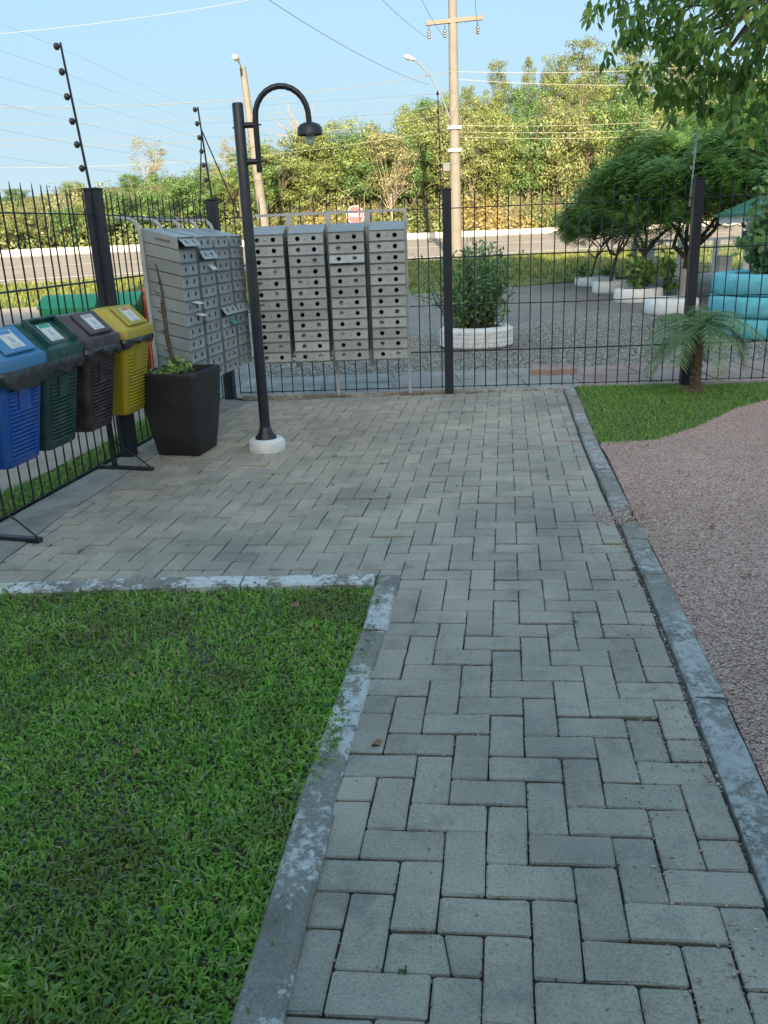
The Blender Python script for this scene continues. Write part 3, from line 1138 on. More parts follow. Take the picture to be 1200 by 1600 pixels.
# moss and seedling tufts in the joints
tufts = []
for k in range(26):
    (poly, vis, whole, key, mid0) = pavers[int(gr.integers(0, 700))]
    i = int(gr.integers(0, len(poly)))
    p_ = np.array(poly[i]) + (np.array(poly[(i + 1) % len(poly)]) - np.array(poly[i])) * gr.uniform()
    tufts.append(np.column_stack([p_ + gr.normal(size=(14, 2)) * .007, gr.uniform(.002, .010, 14)]))
tufts = np.concatenate(tufts)
v_, f_ = leaf_quads(tufts, gr.normal(size=(len(tufts), 3)) * .6 + [0, 0, .8], .011, .5, 0, gr)
tag(link_mesh('joint_moss', np_mesh('joint_moss', v_, f_, M['weed'])), kind='stuff')

# flagstones beyond the back fence --------------------------------------------
flagpath = tag(sheet('flagstone_path', [(-1.5, 7.92), (6.5, 7.45), (6.5, 8.75), (.2, 9.02), (-1.4, 9.1)], -.004, M['strip']), kind='structure')
fr = np.random.default_rng(17)
xs = [-1.2, -.55, .15, .80, 1.42, 1.95, 2.62, 3.2, 3.75, 4.5, 5.2]
for i in range(len(xs) - 1):
    rows = [0, .5, 1] if i in (1, 2, 3, 5, 8) else [0, 1]
    for k in range(len(rows) - 1):
        def cor(x, t):
            y0, y1 = bf(x) + .08, 9.02 - .03 * x
            return (x + fr.uniform(-.03, .03), y0 + (y1 - y0) * t + fr.uniform(-.02, .02))
        a, b = xs[i] + .012, xs[i + 1] - .012
        t0, t1 = rows[k] + .012, rows[k + 1] - .012
        mb = MB()
        mb.prism([cor(a, t0), cor((a + b) / 2, t0), cor(b, t0), cor(b, t1), cor((a + b) / 2, t1), cor(a, t1)], -.03, .006 + fr.uniform(-.003, .004), ch=.006)
        mb.build('flagstone', M['flag_red'] if xs[i] >= 1.9 else M['flag'], flagpath)
mb = MB()
mb.prism([(1.56, 8.50), (1.78, 8.44), (2.02, 8.50), (2.06, 8.62), (1.96, 8.82), (1.62, 8.84)], .0, .065, ch=.012)
tag(mb.build('stone_slab', M['flag_red']), 'loose reddish stone slab lying on flagstones beyond the back fence', 'stone slab')

# ------------------------------------------------------------------ fences
RAIL_Z = (.385, .80, 1.21, 1.62)


def make_bar_mesh(h):
    mb = MB()
    n = 5
    mb.tube([(0, 0, 0), (0, 0, h - .05), (0, 0, h)], [.0052, .0052, .0018], n)
    me = bpy.data.meshes.new('bar')
    me.from_pydata(mb.v, [], mb.f)
    me.materials.append(M['fence'])
    return me


BAR = make_bar_mesh(1.73)


def fence(label, A, B, posts, t0, t1, step, wpost, group, bends=()):
    A, B = np.array(A, float), np.array(B, float)
    L = np.linalg.norm(B - A)
    d = (B - A) / L
    ang = math.atan2(d[1], d[0])
    root = thing('metal_fence', label, 'fence', (A[0], A[1], 0), group)
    R = rotm('Z', ang)
    for s in posts:
        mb = MB()
        p = A + d * s
        mb.box((p[0], p[1], .86), (wpost, wpost, 1.82), R, ch=.006)
        mb.box((p[0], p[1], 1.7745), (wpost + .012, wpost + .012, .012), R)
        mb.build('post', M['fence'], root)
    nrm = np.array([-d[1], d[0]])
    s = t0
    k = 0
    while s < t1:
        if all(abs(s - q) > wpost / 2 + .015 for q in posts):
            p = A + d * s
            o = link_mesh('bar', BAR, root, (p[0] - A[0], p[1] - A[1], .045))
            o.rotation_euler = (random.gauss(0, .004), random.gauss(0, .004), 0)
        s += step
        k += 1
    ps = sorted([t0] + [q for q in posts if t0 < q < t1] + [t1])
    for i in range(len(ps) - 1):
        a, b = A + d * ps[i], A + d * ps[i + 1]
        for z in RAIL_Z:
            mb = MB()
            sag = random.uniform(-.012, .004)
            mb.tube([(*(a + nrm * .008), z), (*((a + b) / 2 + nrm * .008), z + sag), (*(b + nrm * .008), z)], .006 if z in (.385, 1.21) else .0045, 5)
            mb.build('rail', M['fence'], root)
        mb = MB()
        mb.tube([(*(a + nrm * .008), .06), (*(b + nrm * .008), .06)], .0045, 5)
        mb.build('rail', M['fence'], root)
    return root


BFA, BFB = (-1.405, 7.862), (5.2, 7.40)
dB = np.array(BFB) - np.array(BFA); LB = np.linalg.norm(dB); dB /= LB
fence('dark slate welded bar fence across the back behind the wall of mailboxes', BFA, BFB, [2.065, 4.205, 6.35], .10, LB, .1, .078, None)
LFA, LFB = (-1.405, 7.862), (-2.34, 2.73)
dL = np.array(LFB) - np.array(LFA); LL = np.linalg.norm(dL); dL /= LL
fence('dark slate welded bar fence along the left side behind the coloured bins', LFA, LFB, [0.0, 2.13, 4.26], .10, LL, .095, .088, None)


def rod(label, base, top, zs, side, mat, braces=(), k_=1.0):
    base, top = np.array(base, float), np.array(top, float)
    t = thing('electric_fence_rod', label, 'fence rod', tuple(base), 'electric fence rods standing on the fence posts')
    mb = MB(); mb.tube([base, top], [.009 * k_, .007 * k_], 6)
    mb.build('rod', mat, t)
    pts = []
    for z in zs:
        k = (z - base[2]) / (top[2] - base[2])
        p = base + (top - base) * k
        q = p + np.array(side) * .028
        mb = MB()
        mb.tube([p, q - np.array(side) * .016], .004, 5)
        sd = np.array(side, float)
        mb.tube([q - sd * .018, q - sd * .010, q + sd * .008, q + sd * .016], [.010 * k_, .021 * k_, .021 * k_, .010 * k_], 8)
        mb.build('insulator', M['ceramic'] if mat is M['fence'] else M['tube'], t, smooth=50)
        pts.append(q)
    for a, b in braces:
        mb = MB(); mb.tube([a, b], .006, 6); mb.build('brace', mat, t)
    return pts


r1 = rod('thin electric fence rod with six black insulators on the post behind the yellow bin', (-1.80, 5.77, 1.76), (-1.86, 5.77, 2.615), [2.595, 2.455, 2.315, 2.175, 2.04, 1.90], (-1, 0, 0), M['fence'])
mp = [(-1.44, 7.86, 2.33)]
r2 = rod('braced electric fence rod with three legs on the corner post above the left mailboxes', (-1.40, 7.86, 1.77), (-1.445, 7.86, 2.52), [2.50, 2.39, 2.28, 2.17, 2.06, 1.94], (-1, 0, 0), M['fence'],
         [((-1.432, 7.86, 2.34), (-1.515, 7.80, 1.62)), ((-1.432, 7.86, 2.34), (-1.17, 7.85, 1.62))])
r3 = rod('thin dark electric fence rod on the middle back post beside the concrete pole', (.615, 7.80, 1.74), (.60, 7.80, 2.56), [2.54, 2.40, 2.26, 2.12, 1.98, 1.86], (0, 1, 0), M['fence'], (), .55)
r4 = rod('pale electric fence rod on the back post behind the small palm', (2.735, 7.60, 1.55), (2.765, 7.60, 2.52), [2.50, 2.37, 2.24, 2.11, 1.98, 1.86], (0, 1, 0), M['tube'], (), .8)
ext = [np.array([-2.22, 3.64, z]) for z in (2.60, 2.46, 2.32, 2.18, 2.05, 1.91)]
right = [np.array([4.95, 7.45, z]) for z in (2.50, 2.37, 2.24, 2.11, 1.98, 1.86)]
for k in range(6):
    mb = MB(); mb.tube([ext[k], r1[k], r2[k], r3[k], r4[k], right[k]], .0005, 4, cap=False)
    tag(mb.build('electric_wire', M['cable']), ['topmost', 'second from top', 'third from top', 'fourth from top', 'fifth from top', 'lowest'][k] + ' fine electric fence wire strung between the rods above the fence', 'fence wire', 'electric wires above the fence')

# ------------------------------------------------------------------ mailboxes
BW, BD, BH, DROP, PITCHZ = .300, .275, .0838, .072, .0896


def body_mesh():
    mb = MB()
    w, t = BW / 2, .0022

    def ring(y, zoff, ins):
        return [(-w + ins, y, zoff + ins), (w - ins, y, zoff + ins), (w - ins, y, zoff + BH - ins), (-w + ins, y, zoff + BH - ins)]
    mb.loft([ring(0, DROP, 0), ring(BD, 0, 0), ring(BD, 0, t), ring(.004, DROP, t)], True, True)
    mb.box((0, BD + .006, BH + .0006), (BW + .003, .016, .0028))
    me = bpy.data.meshes.new('mailbox')
    me.from_pydata(mb.v, [], mb.f)
    me.materials.append(M['box'])
    return me


def front_mesh():
    """door plate with two round openings, pivot along its lower edge"""
    mb = MB()
    w, h, n, r = BW / 2 - .002, BH - .004, 16, .0190
    y = 0.0
    vs, fs = [], []
    for cx in (-.068, .068):
        k = len(vs)
        x0, x1 = cx - h / 2, cx + h / 2
        for i in range(n):
            a = 2 * math.pi * i / n
            vs.append((cx + r * math.cos(a), y, h / 2 + r * math.sin(a)))
        for i in range(n):
            a = 2 * math.pi * i / n
            c, s = math.cos(a), math.sin(a)
            q = max(abs(c), abs(s))
            vs.append((cx + h / 2 * c / q, y, h / 2 + h / 2 * s / q))
        for i in range(n):
            vs.append((vs[k + i][0], y - .006, vs[k + i][2]))
        for i in range(n):
            j = (i + 1) % n
            fs.append((k + i, k + j, k + n + j, k + n + i))
            fs.append((k + 2 * n + i, k + 2 * n + j, k + j, k + i))
    for (a, b) in ((-w, -.068 - h / 2), (-.068 + h / 2, .068 - h / 2), (.068 + h / 2, w)):
        k = len(vs)
        vs += [(a, y, 0), (b, y, 0), (b, y, h), (a, y, h)]
        fs.append((k, k + 3, k + 2, k + 1))
    k = len(vs)
    vs += [(-w, y, 0), (w, y, 0), (w, y, h), (-w, y, h), (-w, y - .005, 0), (w, y - .005, 0), (w, y - .005, h), (-w, y - .005, h)]
    for i in range(4):
        j = (i + 1) % 4
        fs.append((k + i, k + j, k + 4 + j, k + 4 + i))
    mb.add(vs, fs)
    me = bpy.data.meshes.new('door')
    me.from_pydata(mb.v, [], mb.f)
    me.materials.append(M['box_front'])
    return me


def lock_mesh():
    mb = MB()
    mb.tube([(0, -.001, 0), (0, .005, 0), (0, .007, 0)], [.0075, .0075, .0045], 8)
    me = bpy.data.meshes.new('lock')
    me.from_pydata(mb.v, [], mb.f)
    me.materials.append(M['chrome'])
    return me


BODY, FRONT, LOCK = body_mesh(), front_mesh(), lock_mesh()
LETTER = MB().box((0, 0, 0), (.11, .20, .0015))
letter_me = bpy.data.meshes.new('letter')
letter_me.from_pydata(LETTER.v, [], LETTER.f)
letter_me.materials.append(M['paper'])
card = MB().box((0, 0, 0), (.085, .0012, .060))
card_me = bpy.data.meshes.new('letter')
card_me.from_pydata(card.v, [], card.f)
card_me.materials.append(M['paper'])
mbr = random.Random(5)


def mailbox_unit(label, origin, rz, pitch, ztop, open_doors, letters, label_group, frames):
    """local axes: x along the row, y towards the reader, z up"""
    root = thing('mailbox_rack', label, 'mailboxes', origin, None, rz)
    R = np.array(Matrix.Rotation(rz, 3, 'Z'))
    for c in range(4):
        for r in range(12):
            b = link_mesh('mailbox', BODY, root, ((c + .5) * pitch + (.028 if pitch > .35 else 0), mbr.uniform(-.002, .002) - (.025 if pitch > .35 else 0), ztop - BH - r * PITCHZ))
            d = link_mesh('door', FRONT, b, (0, BD + .004, .001))
            tilt = open_doors.get((c, r))
            d.rotation_euler = (mbr.gauss(0, .012) if tilt is None else tilt, 0, 0)
            if tilt:
                hh = BH - .004
                d.location = (0, BD + .004 + hh * math.sin(tilt), .001 + hh * (1 - math.cos(tilt)))
                d['label'] = 'mailbox door hanging open'

                b['label'] = 'mailbox with its door open'
            k = link_mesh('lock', LOCK, d, (0, 0, (BH - .004) / 2))
    for (x, kind) in frames:
        mb = MB()
        if kind == 'hook':
            a = [(x, -.02, .32), (x, -.02, 1.50)]
            for t in np.linspace(0, 1, 6)[1:]:
                an = t * math.pi / 2
                a.append((x, -.02 - .085 * (1 - math.cos(an)), 1.50 + .10 * math.sin(an)))
            a.append((x, -.20, 1.615))
            mb.tube(a, .0155, 8)
            mb.build('rack_tube', M['tube'], root, smooth=50)
        else:
            mb.box((x, -.017, (kind + 1.635) / 2), (.026, .026, 1.635 - kind), ch=.003)
            mb.build('rack_tube', M['tube'], root)
    return root


# left unit hangs on the left fence, its doors look to the right
u1_org = np.array([Lf(6.25) + .075, 6.26, 0.0])
ang1 = math.atan2(1.0, .1823)
# local x runs along +fence (away), local y must point to +X: mirror by running x from far to near
far = u1_org + np.array([.1793, .9838, 0]) * 1.44
rz1 = math.atan2(-.9838, -.1793)
unit1 = mailbox_unit('rack of grey mailboxes on the left fence behind the black planter', tuple(far), rz1, .360, 1.462,
                     {(3, 0): .75, (2, 1): .55, (1, 6): .6, (0, 6): .35}, [], None,
                     [(.005, 'hook'), (.36, 'hook'), (.72, 'hook'), (1.08, 'hook'), (1.452, 'hook')])
mb = MB(); mb.beam((-.02, -.02, .36), (1.46, -.02, .36), .022, .022); mb.build('rack_rail', M['tube'], unit1)
mb = MB(); mb.beam((-.02, -.018, 1.435), (1.46, -.018, 1.435), .02, .02); mb.build('rack_rail', M['tube'], unit1)
for xx, zz, ww in ((0, 1, 1),):
    mb = MB()
    # maker's plate on the near box side: a short dark strip of raised characters
    for k in range(9):
        mb.box((1.4425, .085 + k * .0125, 1.463 - k * .0030), (.003, .009, .012 + (k % 3) * .002))
    mb.build('maker_mark', M['print'], unit1)

u2_x0 = .295 - 4 * .342
u2_org = (u2_x0, 7.60 - .01, 0)
unit2 = mailbox_unit('rack of grey mailboxes facing the camera on the back fence', (u2_x0, 7.700, 0), math.pi - .045, .342, 1.462, {}, [], None, [])
# the second unit faces -Y: local x must run right to left, so its origin is the right end
unit2.location = (.300, 7.632, 0)
fr2 = []
for c in range(4):
    fr2 += [(c * .342 + .012, .30), (c * .342 + .330, .30)]
fr2[0] = (.012, .03)
fr2[3] = (.342 + .330, .03)
for (x, z0) in fr2:
    mb = MB()
    mb.box((x, -.017, (z0 + 1.635) / 2), (.024, .024, 1.635 - z0), ch=.003)
    mb.build('rack_tube', M['tube'], unit2)
for c in range(4):
    for z in (1.622, .355):
        mb = MB()
        mb.box((c * .342 + .171, -.017, z), (.292, .022, .022))
        mb.build('rack_rail', M['tube'], unit2)
# doors of the second unit: one stands open catching the sky, one slightly
doors2 = {}
for b in unit2.children:
    if b.name.startswith('mailbox'):
        c = int(round(b.location.x / .342 - .5)); r = int(round((1.462 - BH - b.location.z) / PITCHZ))
        doors2[c, r] = b
for (c, r, tl) in ((1, 2, .55), (2, 10, .16)):
    b = doors2[c, r]
    for ch in b.children:
        hh = BH - .004
        ch.rotation_euler = (tl, 0, 0)
        ch.location = (0, BD + .004 + hh * math.sin(tl), .001 + hh * (1 - math.cos(tl)))
        ch['label'] = 'mailbox door tilted open, paler than the rest'
# letters seen through the openings of the second unit
R2 = Matrix.Rotation(math.pi - .045, 4, 'Z')
for (c, r) in doors2:
    if mbr.random() < .62:
        b = doors2[c, r]
        wm = Matrix.Translation(unit2.location) @ R2 @ Matrix.Translation(b.location)
        o = bpy.data.objects.new('letter', card_me)
        COL.objects.link(o)
        sx = mbr.choice((-.068, .068))
        o.matrix_world = wm @ Matrix.Translation((sx + mbr.uniform(-.02, .02), BD - .02 - mbr.uniform(0, .03), BH / 2 + mbr.uniform(-.012, .008))) @ Matrix.Rotation(mbr.uniform(-.5, .5), 4, 'Y')
        tag(o, 'pale letter showing through the round opening of a mailbox on the back rack', 'letter', 'letters inside the back mailboxes')
R1 = Matrix.Translation(unit1.location) @ Matrix.Rotation(rz1, 4, 'Z')
for (c, r, lab) in ((3, 4, 'white paper sticking out above the sixth box of the nearest mailbox column'),
                    (3, 5, 'wider pale leaflet sticking out under the sixth box of the nearest mailbox column'),
                    (2, 1, 'folded white letter hanging from an open box in the second mailbox column'),
                    (1, 6, 'teal leaflet drooping from an open box in the third mailbox column')):
    o = bpy.data.objects.new('letter', letter_me if lab[0] != 't' else letter_me.copy())
    if lab[0] == 't':
        o.data.materials.clear(); o.data.materials.append(mat_simple('teal_paper', (.10, .35, .33), .8))
    COL.objects.link(o)
    z = 1.462 - BH - r * PITCHZ - .003
    o.matrix_world = R1 @ Matrix.Translation(((c + .5) * .36 + (.02 if r == 4 else -.02), BD - .05, z)) @ Matrix.Rotation(-.24 - (.5 if r in (1, 6) else 0), 4, 'X')
    tag(o, lab, 'letter', 'papers sticking out of the left mailboxes')

# ------------------------------------------------------------------ recycling bins
FDIR = np.array([.1772, .9842]); FRZ = math.atan2(.9842, .1772) - math.pi / 2


def rrect(x0, x1, y0, y1, z, r, n=4):
    pts = []
    for (cx, cy, a0) in ((x1 - r, y1 - r, 0), (x0 + r, y1 - r, 90), (x0 + r, y0 + r, 180), (x1 - r, y0 + r, 270)):
        for i in range(n + 1):
            a = math.radians(a0 + 90 * i / n)
            pts.append((cx + r * math.cos(a), cy + r * math.sin(a), z))
    return pts


def make_bin(colour, label, along, tilt, flap_in):
    p = np.array([-1.9, 4.15]) + FDIR * along
    root = thing('recycling_bin', label, 'bin', (p[0], p[1], .355), 'recycling bins hung in a row along the left fence', FRZ)
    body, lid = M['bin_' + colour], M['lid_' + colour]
    mb = MB()
    mb.loft([rrect(-.235, -.01, .01, .29, 0, .03), rrect(-.245, 0, 0, .30, .012, .035), rrect(-.27, .075, -.045, .345, .50, .04),
             rrect(-.262, .067, -.037, .337, .50, .035), rrect(-.235, -.01, .01, .29, .02, .03)], True, True)
    mb.build('body', body, root, smooth=35)
    mb = MB()
    sl = .075 / .488
    for k in range(17):
        z = .05 + k * .0215
        x = (z - .012) * sl
        y0, y1 = .035 - z * .07, .265 + z * .07
        segs = [(y0, y1)] if z < .29 else [(y0, .088), (.212, y1)]
        for a, b in segs:
            mb.tube([(x + .001, a, z), (x + .004, a + .006, z), (x + .004, b - .006, z), (x + .001, b, z)], [.003, .0062, .0062, .003], 6)
    mb.build('ribs', body, root, smooth=60)
    mb = MB()
    R = rotm('Y', math.atan(sl))
    mb.box((.345 * sl + .001, .15, .345), (.008, .105, .115), R, ch=.003)
    mb.build('label_panel', body, root)
    # lid: rim, hood, flap
    mb = MB()
    mb.loft([rrect(-.285, .098, -.062, .362, .500, .04), rrect(-.288, .102, -.066, .366, .535, .04), rrect(-.284, .098, -.062, .362, .556, .04),
             rrect(-.276, .082, -.054, .354, .564, .04), rrect(-.225, .028, -.030, .330, .622, .045), rrect(-.170, -.030, -.008, .308, .676, .035), rrect(-.150, -.058, .004, .296, .690, .03)], False, True)
    mb.loft([rrect(-.285, .098, -.062, .362, .500, .04), rrect(-.255, .06, -.03, .33, .498, .035)], False, True)
    lid_o = mb.build('lid', lid, root, smooth=38)
    # flap lies on the sloping front of the hood
    a = np.array([.080, 0, .568]); b = np.array([-.042, 0, .692])
    d = (b - a); L = np.linalg.norm(d); d /= L
    nrm = np.array([-d[2], 0, d[0]])
    nrm = nrm if nrm[0] > 0 else -nrm
    R = np.stack([d, np.array([0, 1, 0]), nrm], 1)
    if flap_in:
        mb = MB()
        mb.box((a + b) / 2 + np.array([0, .15, 0]) + nrm * -.002, (L * .9, .24, .012), R, ch=.004)
        # raised rim walls either side of the pushed-in flap
        for yy in (.006, .294):
            mb.box((a + b) / 2 + np.array([0, yy, 0]) + nrm * .012, (L * 1.0, .016, .044), R, ch=.004)
        mb.box(b + np.array([0, .15, 0]) + nrm * .010, (.016, .29, .036), R, ch=.004)
    else:
        mb = MB()
        mb.box((a + b) / 2 + np.array([0, .15, 0]) + nrm * .010, (L * .94, .27, .014), R, ch=.004)
    flap = mb.build('flap', lid, lid_o)
    off = .0055 if flap_in else .0185
    mb = MB()
    cc = (a + b) / 2 + np.array([0, .15, 0]) + nrm * off
    mb.box(cc, (.118, .125, .0015), R)
    tint = {'blue': (.10, .25, .5), 'green': (.05, .40, .25), 'brown': (.45, .40, .42), 'yellow': (.55, .25, .15)}[colour]
    mb.box(cc + d * .045 + nrm * .001, (.024, .10, .001), R, mi=1)
    mb.box(cc + nrm * .001 + np.array([0, .0, 0]) - d * .005, (.042, .022, .001), R, mi=2)
    mb.box(cc + nrm * .001 + np.array([0, .016, 0]) - d * .012, (.026, .010, .001), R, mi=2)
    for k in range(3):
        mb.box(cc + nrm * .001 - d * (.038 + k * .008), (.003, .085 - k * .016, .001), R, mi=2)
    mb.build('sticker', [M['paper'], mat_simple('sticker_' + colour, tint, .6), mat_simple('sticker_print_' + colour, (.42, .46, .48), .7)], lid_o)
    # bag folded out over the body under the lid
    bag = thing('bin_bag', 'dark plastic bag folded over the rim of the %s bin' % colour, 'bin bag', (p[0], p[1], .355), 'bin bags under the lids', FRZ)
    r = np.random.default_rng({'blue': 1, 'green': 2, 'brown': 3, 'yellow': 4}[colour])
    n = 132
    base = np.array(rrect(-.285, .09, -.058, .358, 0, .04, 6))[:, :2]
    per = np.concatenate([base, base[:1]])
    s = np.cumsum(np.r_[0, np.linalg.norm(np.diff(per, axis=0), axis=1)])
    t = np.linspace(0, s[-1], n, endpoint=False)
    bx, by = np.interp(t, s, per[:, 0]), np.interp(t, s, per[:, 1])
    cx, cy = -.098, .15
    rings = []
    ph = r.uniform(0, 6.28, 8)
    deep = {'blue': .050, 'green': .034, 'brown': .016, 'yellow': .0}[colour]
    for k in range(9):
        u = k / 8
        z = .506 - u * (.052 + deep * (.6 + .4 * np.sin(t * 4 + ph[4])) + .010 * np.sin(t * 13 + ph[0]) + .008 * np.sin(t * 37 + ph[1]))
        cr = .5 + .5 * np.sin(t * 5 + ph[5])
        fold = lambda x: 1 - np.abs(np.sin(x)) ** .6
        puff = .003 + .014 * math.sin(math.pi * min(1, u * .85)) + u * cr * (.013 * fold(t * 11 + ph[2] + u * 2.2) - .010 * fold(t * 17 + ph[3] - u * 3.5)) + .006 * u * fold(t * 29 + u * 4)
        dx, dy = bx - cx, by - cy
        ll = np.hypot(dx, dy)
        sh = 1 - (.10 * u * .35)
        rings.append([(cx + (dx[i] * sh) + dx[i] / ll[i] * puff[i], cy + dy[i] * sh + dy[i] / ll[i] * puff[i], z[i]) for i in range(n)])
    mb = MB(); mb.loft(rings, False, False)
    mb.build('bag_skirt', M['bag'], bag, smooth=60)
    return root


make_bin('blue', 'blue ribbed recycling bin cut by the left edge of the photo', -.01, 0, False)
make_bin('green', 'dark green ribbed recycling bin between the blue and brown bins', .375, 0, True)
make_bin('brown', 'dark brown ribbed recycling bin between the green and yellow bins', .835, 0, False)
make_bin('yellow', 'yellow ribbed recycling bin beside the black planter', 1.325, 0, False)
st = thing('bin_stand', 'black steel stand carrying the row of recycling bins', 'bin stand', (-1.85, 4.9, 0), None, FRZ)
o0 = np.array([-1.85, 4.9])


def stand_local(along, off):
    """position in the stand's own axes of a point given along/off the front line of the bins"""
    w = np.array([-1.9, 4.15]) + FDIR * along + np.array([FDIR[1], -FDIR[0]]) * off
    d = w - o0
    return (d[0] * math.cos(-FRZ) - d[1] * math.sin(-FRZ), d[0] * math.sin(-FRZ) + d[1] * math.cos(-FRZ))


for al in (1.262, -.085):
    x, y = stand_local(al, -.11)
    mb = MB(); mb.box((x, y, .455), (.028, .028, .87), ch=.003); mb.build('post', M['dark_steel'], st)
    x1, y1 = stand_local(al - .03, .17); x0, y0 = stand_local(al + .02, -.24)
    mb = MB(); mb.beam((x0, y0, .016), (x1, y1, .016), .036, .024); mb.build('foot', M['dark_steel'], st)
    mb = MB()
    mb.tube([(x - .01, y + .02, .20), ((x + x1) / 2, (y + y1) / 2 + .02, .11), (x1 - .02, y1 + .01, .028)], .005, 6)
    mb.build('brace', M['dark_steel'], st)
    mb = MB(); x2, y2 = stand_local(al, -.30); mb.beam((x, y, .80), (x2, y2, .80), .028, .028); mb.build('arm', M['dark_steel'], st)
a = stand_local(-.5, -.305); b = stand_local(1.72, -.305)
mb = MB(); mb.beam((*a, .80), (*b, .80), .03, .03); mb.build('rail', M['dark_steel'], st)

# ------------------------------------------------------------------ planter with a dead stem
pl = thing('planter', 'tall black square planter tapering downwards beside the left mailboxes', 'planter', (-1.39, 5.83, .004))
c = np.array([-1.39, 5.86])
ang = math.radians(-14)
Rz = np.array([[math.cos(ang), -math.sin(ang)], [math.sin(ang), math.cos(ang)]])
rings = []
for (z, s) in ((0, .150), (.01, .160), (.16, .182), (.32, .202), (.46, .214), (.55, .219), (.575, .222), (.585, .218), (.585, .198), (.56, .195), (.53, .193)):
    rr = [(np.array(p[:2]) @ Rz.T + c) for p in rrect(-s, s, -s, s, 0, s * .16, 3)]
    rings.append([(p[0], p[1], z + .004) for p in rr])
mb = MB(); mb.loft(rings); mb.build('pot', M['pot'], pl, smooth=40)
mb = MB()
rr = [(np.array(p[:2]) @ Rz.T + c) for p in rrect(-.192, .192, -.192, .192, 0, .03, 3)]
mb.prism([tuple(p) for p in rr], .50, .545)
mb.build('soil', M['pot_soil'], pl)
dead = thing('dead_sapling', 'dead leafless stem leaning in the black planter with weeds at its foot', 'sapling', (-1.43, 5.85, .54))
mb = MB()
mb.tube(limb_path((-1.425, 5.85, .53), (-1.462, 5.86, 1.30), .03, 9), [.020, .018, .017, .016, .015, .013, .011, .008, .005], 8)
mb.build('stem', M['stake'], dead, smooth=60)
mb = MB()
mb.tube([(-1.442, 5.845, .85), (-1.432, 5.84, 1.0), (-1.44, 5.845, 1.19)], [.010, .009, .004], 6)
mb.build('side_shoot', M['stake'], dead)
for k in range(9):
    z = .65 + k * .065
    s = (-1) ** k
    mb = MB()
    mb.tube([(-1.435 - (z - .54) * .045, 5.85, z), (-1.435 - (z - .54) * .045 + s * .035, 5.84, z + .02)], [.006, .002], 4)
    mb.build('twig', M['stake'], dead)
wr = np.random.default_rng(4)
cs = np.concatenate([np.array([-1.40, 5.83, .60]) + wr.normal(size=(170, 3)) * [.055, .05, .028], np.array([-1.50, 5.75, .575]) + wr.normal(size=(70, 3)) * [.035, .03, .02]])
v, f = leaf_quads(cs, wr.normal(size=(240, 3)) * .5 + [0, -.3, 1], .05, .5, .3, wr)
link_mesh('weed_leaves', np_mesh('weed_leaves', v - np.array([-1.43, 5.85, .54]), f, M['broad']), dead)

# ------------------------------------------------------------------ goose-neck lamp
lp = np.array([-.815, 5.80])
lamp = thing('street_lamp', 'black goose-neck lamp post on a round white footing in the paving', 'lamp', (lp[0], lp[1], 0))
jr = np.random.default_rng(8).normal(size=(40,))
mb = MB()
mb.lathe([(.128, -.02), (.130, .03), (.127, .07), (.112, .085), (.02, .088)], 26, (lp[0], lp[1], 0), jit=lambda a, z: .035 * math.sin(3 * a + 1) + .02 * math.sin(7 * a + z * 30))
mb.build('footing', M['lamp_cap'], lamp, smooth=50)
mb = MB()
mb.lathe([(.078, .086), (.074, .10), (.052, .125), (.040, .165), (.036, .17)], 16, (lp[0], lp[1], 0))
mb.build('collar', M['lamp'], lamp, smooth=40)
tx = lp[0] + .0
mb = MB(); mb.tube([(lp[0], lp[1], .16), (lp[0], lp[1], 2.235), (lp[0], lp[1], 2.245)], [.036, .0355, .032], 18)
mb.build('post', M['lamp'], lamp, smooth=40)
gx = lp[0] + .105
pts = [(gx, lp[1], 1.835), (gx, lp[1], 2.0), (gx, lp[1], 2.14)]
rad = .168
for k in range(1, 13):
    a_ = math.pi - k * (math.pi - .12) / 12
    pts.append((gx + rad + rad * math.cos(a_), lp[1], 2.155 + rad * 1.05 * math.sin(a_)))
pts.append((pts[-1][0] + .004, lp[1], 2.105))
mb = MB(); mb.tube(pts, .0185, 12); mb.build('arm', M['lamp'], lamp, smooth=50)
for z in (1.90, 2.115):
    mb = MB(); mb.tube([(lp[0], lp[1], z), (gx, lp[1], z)], .018, 10)
    mb.tube([(gx + .012, lp[1], z), (gx + .035, lp[1], z)], .005, 6)
    mb.tube([(lp[0] - .03, lp[1], z - .012), (lp[0] - .045, lp[1], z - .012)], .005, 6)
    mb.build('bracket', M['lamp'], lamp, smooth=50)
sx, sz = pts[-1][0], 2.105
mb = MB()
mb.lathe([(.02, .015), (.030, .012), (.062, .0), (.078, -.020), (.082, -.062), (.078, -.062), (.072, -.022), (.02, -.008)], 22, (sx, lp[1], sz), cap=False)
mb.build('shade', M['lamp'], lamp, smooth=40)
mb = MB()
mb.lathe([(.012, -.005), (.02, -.03), (.028, -.06), (.031, -.085), (.026, -.108), (.012, -.122), (.001, -.124)], 14, (sx, lp[1], sz))
mb.build('bulb', M['bulb'], lamp, smooth=60)

# ------------------------------------------------------------------ tyre planters, palm, kiosk (beyond the fence)


def tyre_profile(R, h, wall=.10):
    return [(R - wall - .06, .02), (R - wall, .0), (R - .035, .004), (R - .008, h * .10), (R, h * .3), (R + .006, h * .5), (R, h * .7), (R - .008, h * .90), (R - .035, h - .004),
            (R - wall, h), (R - wall - .03, h - .02), (R - wall - .02, h * .6), (R - wall - .05, h * .55)]


